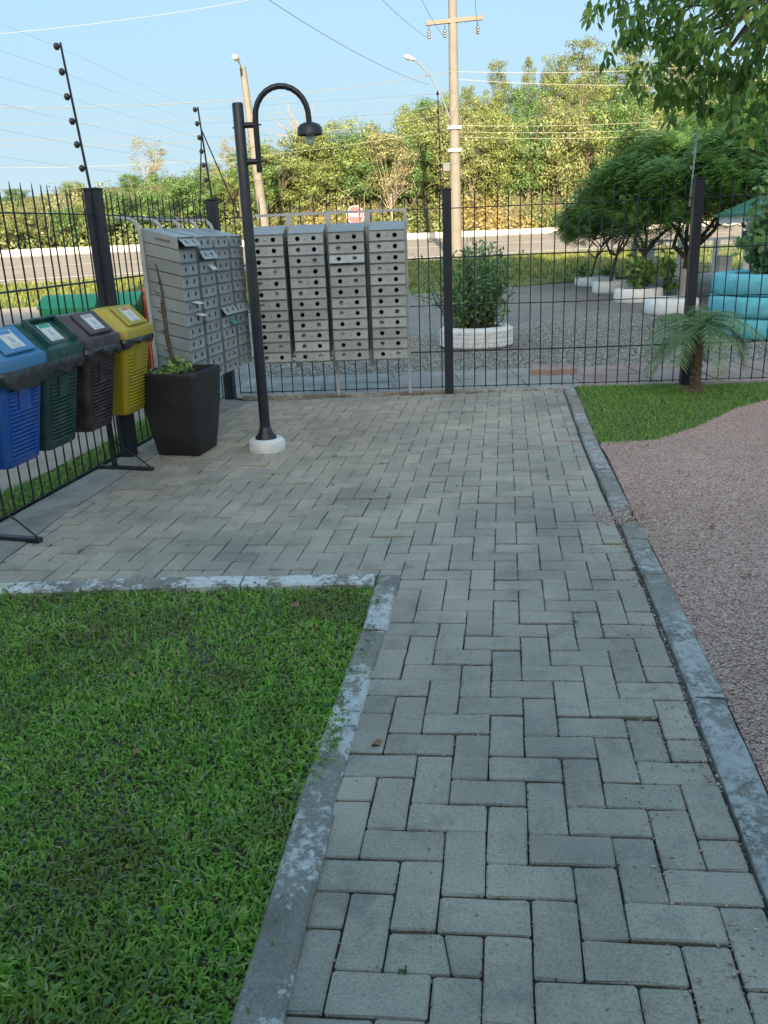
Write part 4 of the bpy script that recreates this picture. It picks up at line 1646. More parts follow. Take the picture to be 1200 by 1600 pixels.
def tyre(root, cx, cy, z, R, h, mat, name='tyre', tread=0, nseg=36):
    mb = MB()
    mb.lathe(tyre_profile(R, h), nseg, (cx, cy, z))
    o = mb.build(name, mat, root, smooth=50)
    if tread:
        mb = MB()
        for row in range(4):
            zz = z + h * (.2 + row * .2)
            for k in range(tread):
                a = 2 * math.pi * (k + (.5 if row % 2 else 0)) / tread
                mb.box((cx + (R + .004) * math.cos(a), cy + (R + .004) * math.sin(a), zz), (.022, 2 * math.pi * R / tread * .84, h * .155), rotm('Z', a), ch=.004)
        mb.build('tread', mat, o)
    mb = MB()
    mb.lathe([(R - .13, h * .5), (R - .13, h * .78), (.01, h * .84)], 18, (cx, cy, z))
    mb.build('soil', M['pot_soil'], root)
    return o


# bush in the white tyre
tb = np.array([1.30, 11.05])
tw = thing('tyre_planter', 'large white painted tyre with block tread holding the leafy green bush', 'tyre planter', (tb[0], tb[1], 0), 'white painted tyre planters')
tyre(tw, tb[0], tb[1], -.01, .46, .27, M['tyre_white'], 'tyre', 44, 44)
bush = thing('bush', 'leafy dark green bush growing out of the white tyre beyond the fence', 'bush', (tb[0], tb[1], .20))
br = np.random.default_rng(12)
mbs = MB()
cs, ns = [], []
for k in range(115):
    a = br.uniform(0, 6.28); lean = abs(br.normal(0, .45)); h = br.uniform(.40, 1.17) * (1 - .18 * lean)
    r0 = br.uniform(0, .24)
    p0 = np.array([tb[0] + r0 * math.cos(a), tb[1] + r0 * math.sin(a), .20])
    p1 = p0 + np.array([math.cos(a) * lean * .75, math.sin(a) * lean * .75, h])
    P = limb_path(p0, p1, .12, 5, br)
    mbs.tube(P, [.008, .007, .006, .004, .002], 4)
    nlf = int(55 * h / .8)
    t = br.uniform(.15, 1, nlf)
    Q = np.stack([np.interp(t, np.linspace(0, 1, 5), P[:, i]) for i in range(3)], 1) + br.normal(size=(nlf, 3)) * .04
    cs.append(Q); ns.append(br.normal(size=(nlf, 3)) * .6 + [0, -.3, .6])
mbs.build('stems', M['bark'], bush)
v, f = leaf_quads(np.concatenate(cs), np.concatenate(ns), .055, .5, .0, br)
link_mesh('leaves', np_mesh('leaves', v - np.array([tb[0], tb[1], .2]), f, M['bush']), bush)


def plant(name, label, cat, c, n, spread, size, mat, stems=8, up=.5, group=None, seed=0, aspect=.42):
    r = np.random.default_rng(seed)
    c = np.array(c, float)
    root = thing(name, label, cat, tuple(c), group)
    mbs = MB()
    cs, ns = [], []
    for k in range(stems):
        d = np.array([r.normal(0, spread[0] * .55), r.normal(0, spread[1] * .55), spread[2] * r.uniform(.5, 1.1)])
        P = limb_path(c, c + d, .1, 5, r)
        mbs.tube(P, [.012, .010, .008, .006, .003], 5)
        m = n // stems
        t = r.uniform(.25, 1, m)
        cs.append(np.stack([np.interp(t, np.linspace(0, 1, 5), P[:, i]) for i in range(3)], 1) + r.normal(size=(m, 3)) * [.07, .07, .05])
        ns.append(r.normal(size=(m, 3)) * .5 + [0, -.45, up])
    mbs.build('stems', M['bark'], root)
    v, f = leaf_quads(np.concatenate(cs), np.concatenate(ns), size, aspect, .3, r)
    link_mesh('leaves', np_mesh('leaves', v - c, f, mat), root)
    return root


# four white tyres in a row leading away, small trees growing in them
rowspec = [(1062, 492, .44, .23), (1008, 473, .45, .23), (960, 458, .36, .22), (937, 447, .44, .19)]
labels = ['nearest white tyre of the row, half hidden by the palm fronds',
          'white tyre filled with yellow-green leaves, second in the row from the palm',
          'white tyre at the foot of the thin forked tree, third from the palm',
          'farthest and flattest white tyre of the row, on the grass edge']
tyre_c = []
for (px, py, R, h), lb in zip(rowspec, labels):
    z = 0.0
    for _ in range(6):
        g = G(px, py, z); z = zt(g[0], g[1])
    g = G(px, py, z)
    cx, cy = g[0], g[1] + R
    t_ = thing('tyre_planter', lb, 'tyre planter', (cx, cy, z), 'white painted tyre planters')
    tyre(t_, cx, cy, z - .02, R, h * 1.15, M['tyre_white'], 'tyre', 0, 28)
    tyre_c.append((cx, cy, z))


def feather_tree(label, base, lean, crown_c, crown_r, seed, nf, trunk_r=.05, forks=5, white=False):
    r = np.random.default_rng(seed)
    base = np.array(base, float); crown_c = np.array(crown_c, float)
    root = thing('umbrella_tree', label, 'tree', tuple(base), 'feathery trees in the row of white tyres')
    fork = base + (crown_c - base) * .38 + np.array([lean * .2, 0, -.05])
    mb = MB()
    P = limb_path(base, fork, .06, 5, r)
    mb.tube(P, np.linspace(trunk_r, trunk_r * .75, 5), 8)
    trunk = mb.build('trunk', M['bark'], root, smooth=60)
    if white:
        mb = MB(); mb.tube(limb_path(base, base + (fork - base) * .75, .0, 4, r), trunk_r * 1.12, 9); mb.build('painted_trunk_base', M['white_wood'], trunk, smooth=60)
    mb = MB()
    tips = []
    for k in range(forks):
        a = 2 * math.pi * k / forks + r.uniform(-.4, .4)
        e = crown_c + np.array([math.cos(a) * crown_r[0] * .62, math.sin(a) * crown_r[1] * .62, crown_r[2] * r.uniform(-.3, .35)])
        P = limb_path(fork, e, .16, 6, r)
        mb.tube(P, np.linspace(trunk_r * .6, .012, 6), 6)
        for j in range(4):
            s = P[r.integers(2, 5)]
            q = crown_c + r.normal(size=3) * np.array(crown_r) * .5
            mb.tube(limb_path(s, q, .15, 4, r), [.018, .013, .009, .004], 5)
    mb.build('limbs', M['bark'], root)
    # fronds in flat drooping layers
    Lr, Wd = .062, .2
    V = []
    npair = 6
    nf = int(nf * 2.1)
    a = r.uniform(0, 6.28, nf)
    rr = np.sqrt(r.uniform(0, 1, nf))
    dome = (1 - rr ** 2) * crown_r[2] * .9
    lay = np.where(r.uniform(size=nf) < .72, 1.0, r.uniform(-.5, .8, nf))
    C = crown_c + np.stack([np.cos(a) * rr * crown_r[0], np.sin(a) * rr * crown_r[1], dome * lay - .25 * crown_r[2] + r.normal(0, .12, nf)], 1)
    C += .32 * np.stack([wave_noise(C[:, :2], 2.2, seed), wave_noise(C[:, :2], 2.0, seed + 5), .8 * wave_noise(C[:, :2], 3.1, seed + 9)], 1)
    ax = a + r.normal(0, 1.5, nf)
    dr = np.stack([np.cos(ax), np.sin(ax), -r.uniform(-.25, .6, nf)], 1)
    dr /= np.linalg.norm(dr, axis=1)[:, None]
    sd = np.cross(dr, np.array([0, 0, 1.0])); sd /= np.linalg.norm(sd, axis=1)[:, None]
    ln = r.uniform(.16, .30, nf)
    for j in range(npair):
        t = (j + .7) / npair
        for s in (-1, 1):
            o = C + dr * (ln * t)[:, None] - np.array([0, 0, 1.0]) * (ln * .22 * t * t)[:, None]
            w = (Lr * (1.3 - .7 * abs(t - .4)))
            tip = o + sd * s * w + dr * w * .35 - np.array([0, 0, w * .3])
            wd = dr * .020
            V.append(np.stack([o - wd * .5, o + wd * .5, tip + wd * .4, tip - wd * .4], 1))
    V = np.concatenate(V).reshape(-1, 3)
    link_mesh('crown', np_mesh('crown', V - base, np.arange(len(V)).reshape(-1, 4), M['feather']), root)
    return root


def crown_at(px, py, Y):
    return at(px, py, Y)


feather_tree('feathery umbrella-crowned tree with a white painted trunk foot, nearest the palm', (6.05, 16.9, zt(6.05, 16.9)), 0, at(1090, 296, 16.6), (1.9, 1.7, .95), 41, 2300, .085, 6, True)
feather_tree('feathery tree rising from the leafy second white tyre, crown in mid row', (tyre_c[1][0], tyre_c[1][1], .2), 0, at(1022, 296, 17.0), (1.35, 1.3, .85), 42, 1900, .05, 5)
feather_tree('thin forked feathery tree in the third white tyre', (tyre_c[2][0], tyre_c[2][1], .3), 0, at(980, 322, 19.0), (1.1, 1.1, .75), 43, 1300, .04, 5)
feather_tree('small twin-stemmed feathery tree in the farthest white tyre', (tyre_c[3][0] - .1, tyre_c[3][1], .35), 0, at(945, 352, 20.5), (.55, .7, .45), 44, 500, .025, 4)
feather_tree('feathery tree behind the green roofed shelter at the right edge', (8.2, 16.3, .2), 0, at(1195, 255, 16.0), (2.0, 1.8, 1.1), 45, 2300, .08, 6)
feather_tree('tall feathery tree filling the upper right behind the broad leaves', (8.6, 18.5, .25), 0, at(1140, 232, 18.0), (2.2, 1.7, .8), 46, 2000, .08, 6)
plant('leafy_plant', 'bushy yellow-green plant in the second white tyre', 'plant', (tyre_c[1][0], tyre_c[1][1], tyre_c[1][2] + .2), 520, (.36, .30, .62), .15, M['broad'], 12, .5, None, 3)
plant('leafy_plant', 'small upright plant with long leaves left of the white trunk foot', 'plant', (tyre_c[1][0] + .75, tyre_c[1][1] + .4, tyre_c[1][2] + .02), 110, (.15, .15, .85), .20, M['broad'], 4, .4, None, 5, .25)
plant('leafy_plant', 'low dark clump on the left of the farthest white tyre', 'plant', (tyre_c[3][0] - .30, tyre_c[3][1] - .1, tyre_c[3][2] + .16), 160, (.18, .15, .28), .09, M['bush'], 5, .5, None, 7)
plant('leafy_plant', 'low dark clump on the right of the farthest white tyre', 'plant', (tyre_c[3][0] + .30, tyre_c[3][1] - .1, tyre_c[3][2] + .16), 130, (.15, .15, .24), .09, M['bush'], 5, .5, None, 8)

# turquoise stack of tractor tyres
tqc = np.array([5.33, 11.15])
tq = thing('tyre_stack', 'turquoise painted stack of three large tyres at the right edge', 'tyre planter', (tqc[0], tqc[1], 0))
for k, (R, h) in enumerate(((.895, .258), (.915, .258), (.89, .262))):
    mb = MB()
    mb.lathe(tyre_profile(R, h, .2), 48, (tqc[0], tqc[1], k * .262 - .01))
    mb.build('tyre', M['tyre_blue'], tq, smooth=50)
mb = MB(); mb.lathe([(.66, .60), (.66, .70), (.01, .74)], 24, (tqc[0], tqc[1], 0)); mb.build('soil', M['pot_soil'], tq)
plant('leafy_plant', 'broad-leaved green plant growing in the turquoise tyres', 'plant', (tqc[0] - .22, tqc[1] - .15, .70), 420, (.42, .30, .52), .17, M['bush'], 14, .5, None, 15, .6)
plant('leafy_plant', 'tall leafy stems rising behind the turquoise tyres beside the white post', 'plant', (tqc[0] - .18, tqc[1] + .25, .70), 260, (.26, .22, 1.15), .15, M['bush'], 7, .4, None, 16, .5)

# green-roofed shelter behind the turquoise tyres
sh = thing('garden_shelter', 'small shelter with a green hipped roof on white posts behind the turquoise tyres', 'shelter', (7.0, 13.6, 0))
zg = zt(6.8, 13.5)
e0, e1 = at(1116, 335, 13.0), at(1290, 326, 13.0)
r0, r1 = at(1164, 304, 13.8), at(1245, 300, 13.8)
ze = e0[2]
for (x, y) in ((at(1181, 400, 13.25)[0], 13.25), (at(1168, 400, 14.4)[0], 14.4), (8.0, 13.25), (8.0, 14.4)):
    mb = MB(); mb.box((x, y, (zg + ze - .02) / 2), (.11, .11, ze - .02 - zg), ch=.008); mb.build('post', M['white_wood'], sh)
for y in (13.18, 14.25):
    mb = MB(); mb.beam((e0[0] + .58, y, ze - .08), (8.2, y, ze - .08), .05, .11); mb.build('beam', M['white_wood'], sh)
mb = MB(); mb.beam((e0[0] + .60, 13.2, ze - .08), (e0[0] + .60, 14.25, ze - .08), .05, .11); mb.build('beam', M['white_wood'], sh)
zr = r0[2]
ex0, ex1, ey0, ey1 = e0[0] + .50, 8.45, 12.95, 14.3
c_ = [(ex0, ey0, ze), (ex1, ey0, ze), (ex1, ey1, ze), (ex0, ey1, ze), (r0[0] + .22, 13.6, zr), (ex1 - (r0[0] - ex0), 13.6, zr)]
for f in ((0, 1, 5, 4), (1, 2, 5), (2, 3, 4, 5), (3, 0, 4)):
    mb = MB()
    p_ = [np.array(c_[i]) for i in f]
    mb.loft([[tuple(p - [0, 0, .035]) for p in p_], [tuple(p) for p in p_]])
    mb.build('roof', M['green_roof'], sh)
mb = MB(); mb.box((at(1170, 375, 13.1)[0], 13.10, 1.16), (.16, .16, .22), ch=.01)
tag(mb.build('meter_box', M['dark_steel']), 'small dark box fixed to the white shelter post', 'box')

# white mesh fence beyond the tyres
mf = thing('mesh_fence', 'white posts with square wire mesh beyond the row of white tyres', 'fence', (7.5, 20.5, zt(7.5, 20.5)))
zz = zt(7.5, 20.5)
fa, fb = at(985, 388, 20.5), at(1150, 388, 20.5)
xs = [at(px, 400, 20.5)[0] for px in (990, 1018, 1062, 1118)]
for x in xs:
    mb = MB(); mb.box((x, 20.5, zz + .38), (.11, .11, .92), ch=.01); mb.build('post', M['white_wood'], mf)
mb = MB(); mb.beam((xs[0], 20.42, zz + .82), (xs[2] - .1, 20.42, zz + .05), .05, .10); mb.build('brace', M['white_wood'], mf)
mb = MB(); mb.beam((xs[0], 20.5, zz + .86), (xs[-1] + .5, 20.5, zz + .86), .04, .05); mb.build('rail', M['white_wood'], mf)
mb = MB()
for i in range(26):
    x = xs[1] + i * .10
    if x < xs[-1] + .5: mb.tube([(x, 20.46, zz + .05), (x, 20.46, zz + .84)], .006, 4, cap=False)
for k in range(8):
    mb.tube([(xs[1], 20.45, zz + .08 + k * .105), (xs[-1] + .5, 20.45, zz + .08 + k * .105)], .006, 4, cap=False)
mb.build('mesh_panel', M['white_wood'], mf)
mb = MB(); mb.box((at(1132, 400, 17.0)[0], 17.0, zt(7, 17) + .35), (.24, .2, .75), ch=.02)
tag(mb.build('marker_post', M['white_wood']), 'thick pale sunlit post left of the tall stems behind the turquoise tyres', 'post')

# small palm in front of the back fence
pc = np.array([2.80, 7.33])
palm = thing('small_palm', 'small palm with arching feathery fronds in the grass by the back fence', 'palm', (pc[0], pc[1], 0))
pr = np.random.default_rng(6)
mb = MB()
prof = []
for k in range(27):
    z = k * .02
    prof.append((.042 + .005 * (k % 2) + .02 * max(0, 1 - k / 3), z))
mb.lathe(prof, 14, (pc[0], pc[1], 0), jit=lambda a, z: .10 * math.sin(5 * a + z * 190) + .06 * math.sin(9 * a - z * 90))
mb.lathe([(.13, -.01), (.10, .025), (.06, .045)], 14, (pc[0] - .02, pc[1], 0), jit=lambda a, z: .16 * math.sin(3 * a) + .1 * math.sin(8 * a))
mb.build('trunk', M['palm_bark'], palm, smooth=70)
top = np.array([pc[0], pc[1], .53])
for k in range(34):
    a = 2 * math.pi * k / 34 * 2.6 + pr.uniform(-.3, .3)
    el = pr.uniform(.05, 1.2) if k < 31 else pr.uniform(-.5, -.1)
    L = pr.uniform(.46, .64)
    P = [top]
    e = el
    for j in range(10):
        P.append(P[-1] + np.array([math.cos(a) * math.cos(e), math.sin(a) * math.cos(e), math.sin(e)]) * L / 10)
        e -= .17 if el > 0 else .08
    P = np.array(P)
    mb = MB(); mb.tube(P, np.linspace(.006, .0015, 11), 4, cap=False)
    T = np.gradient(P, axis=0); T /= np.linalg.norm(T, axis=1)[:, None]
    vs, fs = [], []
    m_ = 26
    for j in range(m_):
        t = .12 + .88 * j / (m_ - 1)
        o = np.array([np.interp(t, np.linspace(0, 1, 11), P[:, i]) for i in range(3)])
        tg = np.array([np.interp(t, np.linspace(0, 1, 11), T[:, i]) for i in range(3)])
        s_ = np.cross(tg, [0, 0, 1.0]); s_ /= np.linalg.norm(s_) + 1e-9
        l = .155 * (1 - .75 * abs(t - .4) ** 1.3) * pr.uniform(.85, 1.1)
        for sg in (-1, 1):
            tip = o + s_ * sg * l * .8 + tg * l * .55 - np.array([0, 0, l * pr.uniform(.15, .5)])
            md = (o + tip) / 2 + np.array([0, 0, .008])
            w = tg * .0048
            b_ = len(vs)
            vs += [o - w * .6, o + w * .6, md + w, tip, md - w]
            fs += [(b_, b_ + 1, b_ + 2, b_ + 4), (b_ + 4, b_ + 2, b_ + 3)]
    mb.add(vs, fs)
    mb.build('frond', M['palm_leaf'], palm)

# containers on the lane behind the left fence


def container(label, c, rz, size, body, lid, tall):
    w, d, h = size
    t = thing('rubbish_container', label, 'container', (c[0], c[1], .016), 'containers behind the left fence', rz)
    mb = MB()
    mb.loft([rrect(-w * .40, w * .40, -d * .38, d * .38, .08, .05), rrect(-w * .43, w * .43, -d * .42, d * .42, h * .35, .06), rrect(-w * .48, w * .48, -d * .48, d * .48, h * .88, .06), rrect(-w * .5, w * .5, -d * .5, d * .5, h * .9, .06), rrect(-w * .5, w * .5, -d * .5, d * .5, h * .95, .06)])
    mb.build('body', body, t, smooth=40)
    mb = MB()
    rings = []
    for k in range(7):
        a = math.pi * k / 6
        rings.append([(-w * .5, -d * .5 + d * k / 6, h * .955 + .10 * math.sin(a)), (w * .5, -d * .5 + d * k / 6, h * .955 + .10 * math.sin(a)), (w * .5, -d * .5 + d * k / 6, h * .95), (-w * .5, -d * .5 + d * k / 6, h * .95)])
    mb.loft(rings); mb.build('lid', lid, t, smooth=40)
    for sx in (-1, 1):
        for sy in (-1, 1):
            mb = MB(); mb.tube([(sx * w * .34, sy * d * .3 - .025, .06), (sx * w * .34, sy * d * .3 + .025, .06)], .06, 12); mb.build('wheel', M['rubber'], t, smooth=40)
    for k in (-.25, 0, .25):
        mb = MB(); mb.box((w * k, -d * .45, h * .55), (.04, .05, h * .5), ch=.006); mb.build('rib', body, t)


container('long bright green container behind the fence, left of the big post', (-2.60, 7.45), FRZ * .3, (.50, .42, .97), M['green_plastic'], M['green_plastic'], 0)
container('green container with a rounded lid behind the fence, right of the big post', (-2.27, 7.85), FRZ * .3, (.34, .42, .95), M['green_plastic'], M['green_plastic'], 0)
container('orange container behind the fence beside the left mailboxes', (-1.97, 7.95), FRZ, (.34, .40, .98), M['orange_plastic'], M['orange_plastic'], 1)

# ------------------------------------------------------------------ road furniture: poles, sign, cables
pz = zt(2.81, 29.5)
up = thing('utility_pole', 'tall concrete utility pole with a crossarm behind the back fence', 'utility pole', (2.81, 29.5, pz))
mb = MB(); mb.tube([(2.81, 29.5, pz - .1), (2.79, 29.5, 4.6), (2.77, 29.5, 9.4)], [.20, .165, .12], 14); mb.build('pole', M['conc_pole'], up, smooth=50)
mb = MB(); mb.beam((1.93, 29.42, 7.62), (3.70, 29.42, 7.72), .11, .12); mb.build('crossarm', M['conc_pole'], up)
for x, z in ((2.02, 7.55), (2.52, 7.56), (3.55, 7.62)):
    mb = MB()
    mb.tube([(x, 29.42, z), (x, 29.42, z - .12)], .012, 5)
    mb.lathe([(.02, -.36), (.05, -.33), (.05, -.30), (.025, -.29), (.05, -.26), (.05, -.23), (.025, -.22), (.05, -.19), (.05, -.16), (.02, -.12)], 10, (x, 29.42, z))
    mb.build('insulator', M['ceramic'], up)
for z in (4.62, 3.95):
    mb = MB(); mb.lathe([(.20, z - .06), (.24, z - .05), (.24, z + .05), (.20, z + .06)], 14, (2.79, 29.5, 0)); mb.build('clamp', M['tube'], up)
mb = MB(); mb.box((2.50, 29.4, 3.45), (.22, .22, .30), ch=.02); mb.build('junction_box', M['lamp'], up)
arm = [at(703, 186, 29.3), at(690, 150, 29.1), at(672, 118, 28.9), at(655, 100, 28.7), at(645, 93, 28.6)]
mb = MB(); mb.tube(arm, .024, 8); ar = mb.build('lamp_arm', M['cable'], up, smooth=60)
hd = at(640, 90, 28.5)
mb = MB(); mb.loft([[(hd[0] + .15, 28.5, hd[2] - .06), (hd[0] + .15, 28.62, hd[2] - .06), (hd[0] + .15, 28.62, hd[2] - .02), (hd[0] + .15, 28.5, hd[2] - .02)],
                    [(hd[0] - .05, 28.42, hd[2] - .04), (hd[0] - .05, 28.7, hd[2] - .04), (hd[0] - .05, 28.7, hd[2] + .06), (hd[0] - .05, 28.42, hd[2] + .06)],
                    [(hd[0] - .17, 28.48, hd[2] + .03), (hd[0] - .17, 28.64, hd[2] + .03), (hd[0] - .17, 28.64, hd[2] + .07), (hd[0] - .17, 28.48, hd[2] + .07)]])
mb.build('lamp_head', M['sign_white'], ar, smooth=60)

lb, lt = at(416, 372, 30.0), at(379, 105, 30.0)
p2 = thing('street_light_pole', 'slim leaning concrete light pole seen behind the goose-neck lamp', 'light pole', (lb[0], 30.0, zt(lb[0], 30.0)))
mb = MB(); mb.tube([(lb[0] + .15, 30.0, zt(lb[0], 30) - .1), tuple(lb), tuple((lb + lt) / 2), tuple(lt)], [.17, .165, .14, .10], 12); mb.build('pole', M['conc_pole'], p2, smooth=50)
mb = MB()
mb.tube([tuple(lt + [0, 0, -.1]), tuple(lt + [-.04, -.3, .05]), tuple(lt + [-.06, -.7, .10])], .03, 6)
mb.box(tuple(lt + [-.06, -.9, .10]), (.16, .5, .10), ch=.02)
mb.build('lamp_head', M['sign_white'], p2)
mb = MB()
for k in range(5):
    w = np.array(lb) + (np.array(lt) - np.array(lb)) * (.42 + .07 * k)
    mb.tube([tuple(w + [.10, -.1, 0]), tuple(w + [.22, -.15, .02])], .03, 6)
mb.build('cable_bracket', M['lamp'], p2)

sc_ = at(555, 336, 26.0)
sg = thing('stop_sign', 'red octagonal PARE stop sign behind the back mailboxes', 'road sign', (sc_[0], 26.0, zt(sc_[0], 26)))
mb = MB(); mb.tube([(sc_[0], 26.03, zt(sc_[0], 26) - .1), (sc_[0], 26.03, sc_[2] + .1)], .03, 8); mb.build('pole', M['tube'], sg)
oct_ = lambda r, y: [(sc_[0] + r * math.cos(math.pi / 8 + k * math.pi / 4), y, sc_[2] + r * math.sin(math.pi / 8 + k * math.pi / 4)) for k in range(8)]
mb = MB()
mb.loft([oct_(.272, 25.99), oct_(.272, 25.975)], True, True); mb.build('border', M['sign_white'], sg)
mb = MB()
mb.loft([oct_(.256, 25.972), oct_(.256, 25.968)], True, True); plate = mb.build('plate', M['sign_red'], sg)
cu = bpy.data.curves.new('lettering', 'FONT')
cu.body = 'PARE'; cu.size = .170; cu.align_x = 'CENTER'; cu.align_y = 'CENTER'; cu.extrude = .002; cu.offset = .002
cu.materials.append(M['sign_white'])
_tmp = bpy.data.objects.new('lettering_curve', cu)
COL.objects.link(_tmp)
_me = bpy.data.meshes.new_from_object(_tmp.evaluated_get(bpy.context.evaluated_depsgraph_get()))
bpy.data.objects.remove(_tmp, do_unlink=True)
tx_ = bpy.data.objects.new('lettering', _me)
COL.objects.link(tx_)
tx_.parent = plate
tx_.location = tuple(np.array([sc_[0], 25.964, sc_[2]]) - WLOC[plate.name])
tx_.rotation_euler = (math.pi / 2, 0, 0)


def cable(a, b, sag, r, mat, label, group='power cables crossing the sky'):
    a, b = np.array(a, float), np.array(b, float)
    t = np.linspace(0, 1, 15)[:, None]
    P = a + (b - a) * t
    P[:, 2] -= (4 * sag * t * (1 - t))[:, 0]
    mb = MB(); mb.tube(P, r, 5, cap=False)
    tag(mb.build('power_cable', mat), label, 'cable', group)


cable(at(-60, 58, 18), at(470, -16, 22), 0.1, .005, M['alu_cable'], 'pale cable crossing the top left corner of the sky')
cable(at(408, -8, 16), (1.98, 29.4, 5.9), 0.15, .006, M['cable'], 'thin dark cable dropping from the top edge to the concrete pole')
for k, (ly, h, mt, r_, lb_) in enumerate(((166, 6.25, M['cable'], .011, 'thick twisted cable running left from the concrete pole, topmost'),
                                          (192, 5.75, M['cable'], .0065, 'dark cable running left from the concrete pole, second from top'),
                                          (217, 5.35, M['cable'], .0065, 'dark cable running left from the concrete pole, third from top'),
                                          (226, 5.05, M['cable'], .006, 'dark cable running left from the concrete pole, fourth from top'),
                                          (262, 4.62, M['alu_cable'], .004, 'pale cable running left from the pole, lowest above the mailboxes'))):
    cable(at(-80, ly, 24), (2.75, 29.4, h), .35, r_, mt, lb_)
for k, (py0, py1, yr, mt, r_, lb_) in enumerate(((112, 84, 36, M['alu_cable'], .008, 'bright cable running right from the pole, uppermost of five'),
                                                 (124, 118, 36, M['alu_cable'], .008, 'bright cable running right from the pole, second of five'),
                                                 (196, 165, 36, M['alu_cable'], .0065, 'sunlit cable running right from the pole, third of five'),
                                                 (206, 178, 36, M['alu_cable'], .0065, 'sunlit cable running right from the pole, fourth of five'),
                                                 (214, 190, 36, M['alu_cable'], .0065, 'sunlit cable running right from the pole, lowest of five'))):
    cable(at(712, py0, 29.4), at(1260, py1, yr), .25, r_, mt, lb_)
for k, (x, z) in enumerate(((2.02, 7.2), (2.52, 7.2), (3.55, 7.26))):
    cable((x, 29.42, z), at([560, 640, 740][k], -40, 20), .1, .006, M['cable'],
          ['thin wire rising from the left end of the crossarm', 'thin wire rising from the middle of the crossarm', 'thin wire rising from the right end of the crossarm'][k])

# ------------------------------------------------------------------ forest on the far bank


def crown_mesh(name, mat, H, R, n_clump, per, leaf, seed, shape='dome', clump_r=(.45, .85)):
    r = np.random.default_rng(seed)
    cl = []
    for k in range(n_clump):
        d = r.normal(size=3); d /= np.linalg.norm(d)
        t = r.uniform(.25, 1) ** .6
        c = np.array([d[0] * R * t, d[1] * R * t, H * .56 + d[2] * H * .42 * t])
        if shape == 'column': c = np.array([d[0] * R * .6 * t, d[1] * R * .6 * t, r.uniform(.25, 1) * H])
        q = r.uniform(*clump_r)
        cl.append((c, (q, q, q * r.uniform(.55, .9)), int(per * r.uniform(.7, 1.3))))
    v, f = cloud(cl, leaf, .55, .3, 1.9, r)
    return np_mesh(name, v, f, mat)


def trunk_mesh(H, R, seed, mat, r0=.16):
    r = np.random.default_rng(seed)
    mb = MB()
    fork = np.array([r.normal(0, .1), r.normal(0, .1), H * .35])
    mb.tube(limb_path((0, 0, -.3), fork, .05, 4, r), np.linspace(r0, r0 * .7, 4), 7)
    for k in range(7):
        a = r.uniform(0, 6.28)
        e = np.array([math.cos(a) * R * .7, math.sin(a) * R * .7, H * r.uniform(.55, .95)])
        mb.tube(limb_path(fork, e, .15, 5, r), np.linspace(r0 * .5, .02, 5), 5)
    me = bpy.data.meshes.new('trunk')
    me.from_pydata(mb.v, [], mb.f)
    me.materials.append(mat)
    return me


KINDS_ = []
for i, (mt, H, R, nc, per) in enumerate((('forest_a', 5.2, 2.1, 60, 85), ('forest_b', 5.0, 2.0, 60, 85), ('forest_c', 4.6, 1.9, 55, 80), ('forest_a', 6.2, 2.0, 64, 85), ('forest_b', 4.2, 2.2, 55, 85))):
    KINDS_.append((crown_mesh('crown', M[mt], H, R, nc, int(per * 3.0), .115, 60 + i), trunk_mesh(H, R, 70 + i, M['bark']), H))
tall_crown = []
for i in range(3):
    r = np.random.default_rng(90 + i)
    cl = []
    for k in range(44):
        z = r.uniform(.35, 1) ** .8
        a = r.uniform(0, 6.28); q = r.uniform(.1, 1) * 1.5 * (1.2 - 1.3 * abs(z - .72))
        cl.append(((math.cos(a) * q, math.sin(a) * q, z * 8.0), (r.uniform(.4, .9), r.uniform(.4, .9), r.uniform(.25, .55)), 95))
    v, f = cloud(cl, .24, .28, 1.4, .5, r)
    mb = MB()
    for k in range(4):
        e = cl[k * 5][0]
        mb.tube(limb_path((r.normal(0, .15), r.normal(0, .15), -.3), e, .05, 6, r), np.linspace(.09, .02, 6), 6)
    me = bpy.data.meshes.new('trunk'); me.from_pydata(mb.v, [], mb.f); me.materials.append(M['pale_bark'])
    tall_crown.append((np_mesh('crown', v, f, M['bamboo']), me, 8.3))
pale = []
r = np.random.default_rng(97)
mb = MB()
cl = []
for k in range(34):
    a = r.uniform(0, 6.28)
    e = np.array([math.cos(a) * r.uniform(.3, 2.1), math.sin(a) * r.uniform(.3, 2.0), r.uniform(2.4, 5.4)])
    s = np.array([0, 0, r.uniform(.6, 2.2)])
    mb.tube(limb_path(s, e, .12, 5, r), [.03, .025, .018, .012, .006], 5)
    cl.append((e, (.55, .55, .4), 70))
mb.tube([(0, 0, -.3), (0, 0, 1.2), (.1, 0, 2.4)], [.14, .11, .08], 7)
me = bpy.data.meshes.new('trunk'); me.from_pydata(mb.v, [], mb.f); me.materials.append(M['pale_bark'])
v, f = cloud(cl, .16, .4, .6, .5, r)
pale.append((np_mesh('crown', v, f, M['pale_leaf']), me, 5.6))


def plant_tree(name, kind, px, top_py, Y, label, group, sx=1.0):
    p = at(px, top_py, Y)
    z0 = zt(p[0], Y)
    h = max(1.2, p[2] - z0)
    root = thing(name, label, 'tree', (p[0], Y, z0), group, random.uniform(0, 6.28))
    s = h / kind[2]
    for nm, me in (('crown', kind[0]), ('trunk', kind[1])):
        o = link_mesh(nm, me, root)
        o.scale = (s * sx, s * sx, s)
    return root


FG = 'trees on the bank beyond the road'
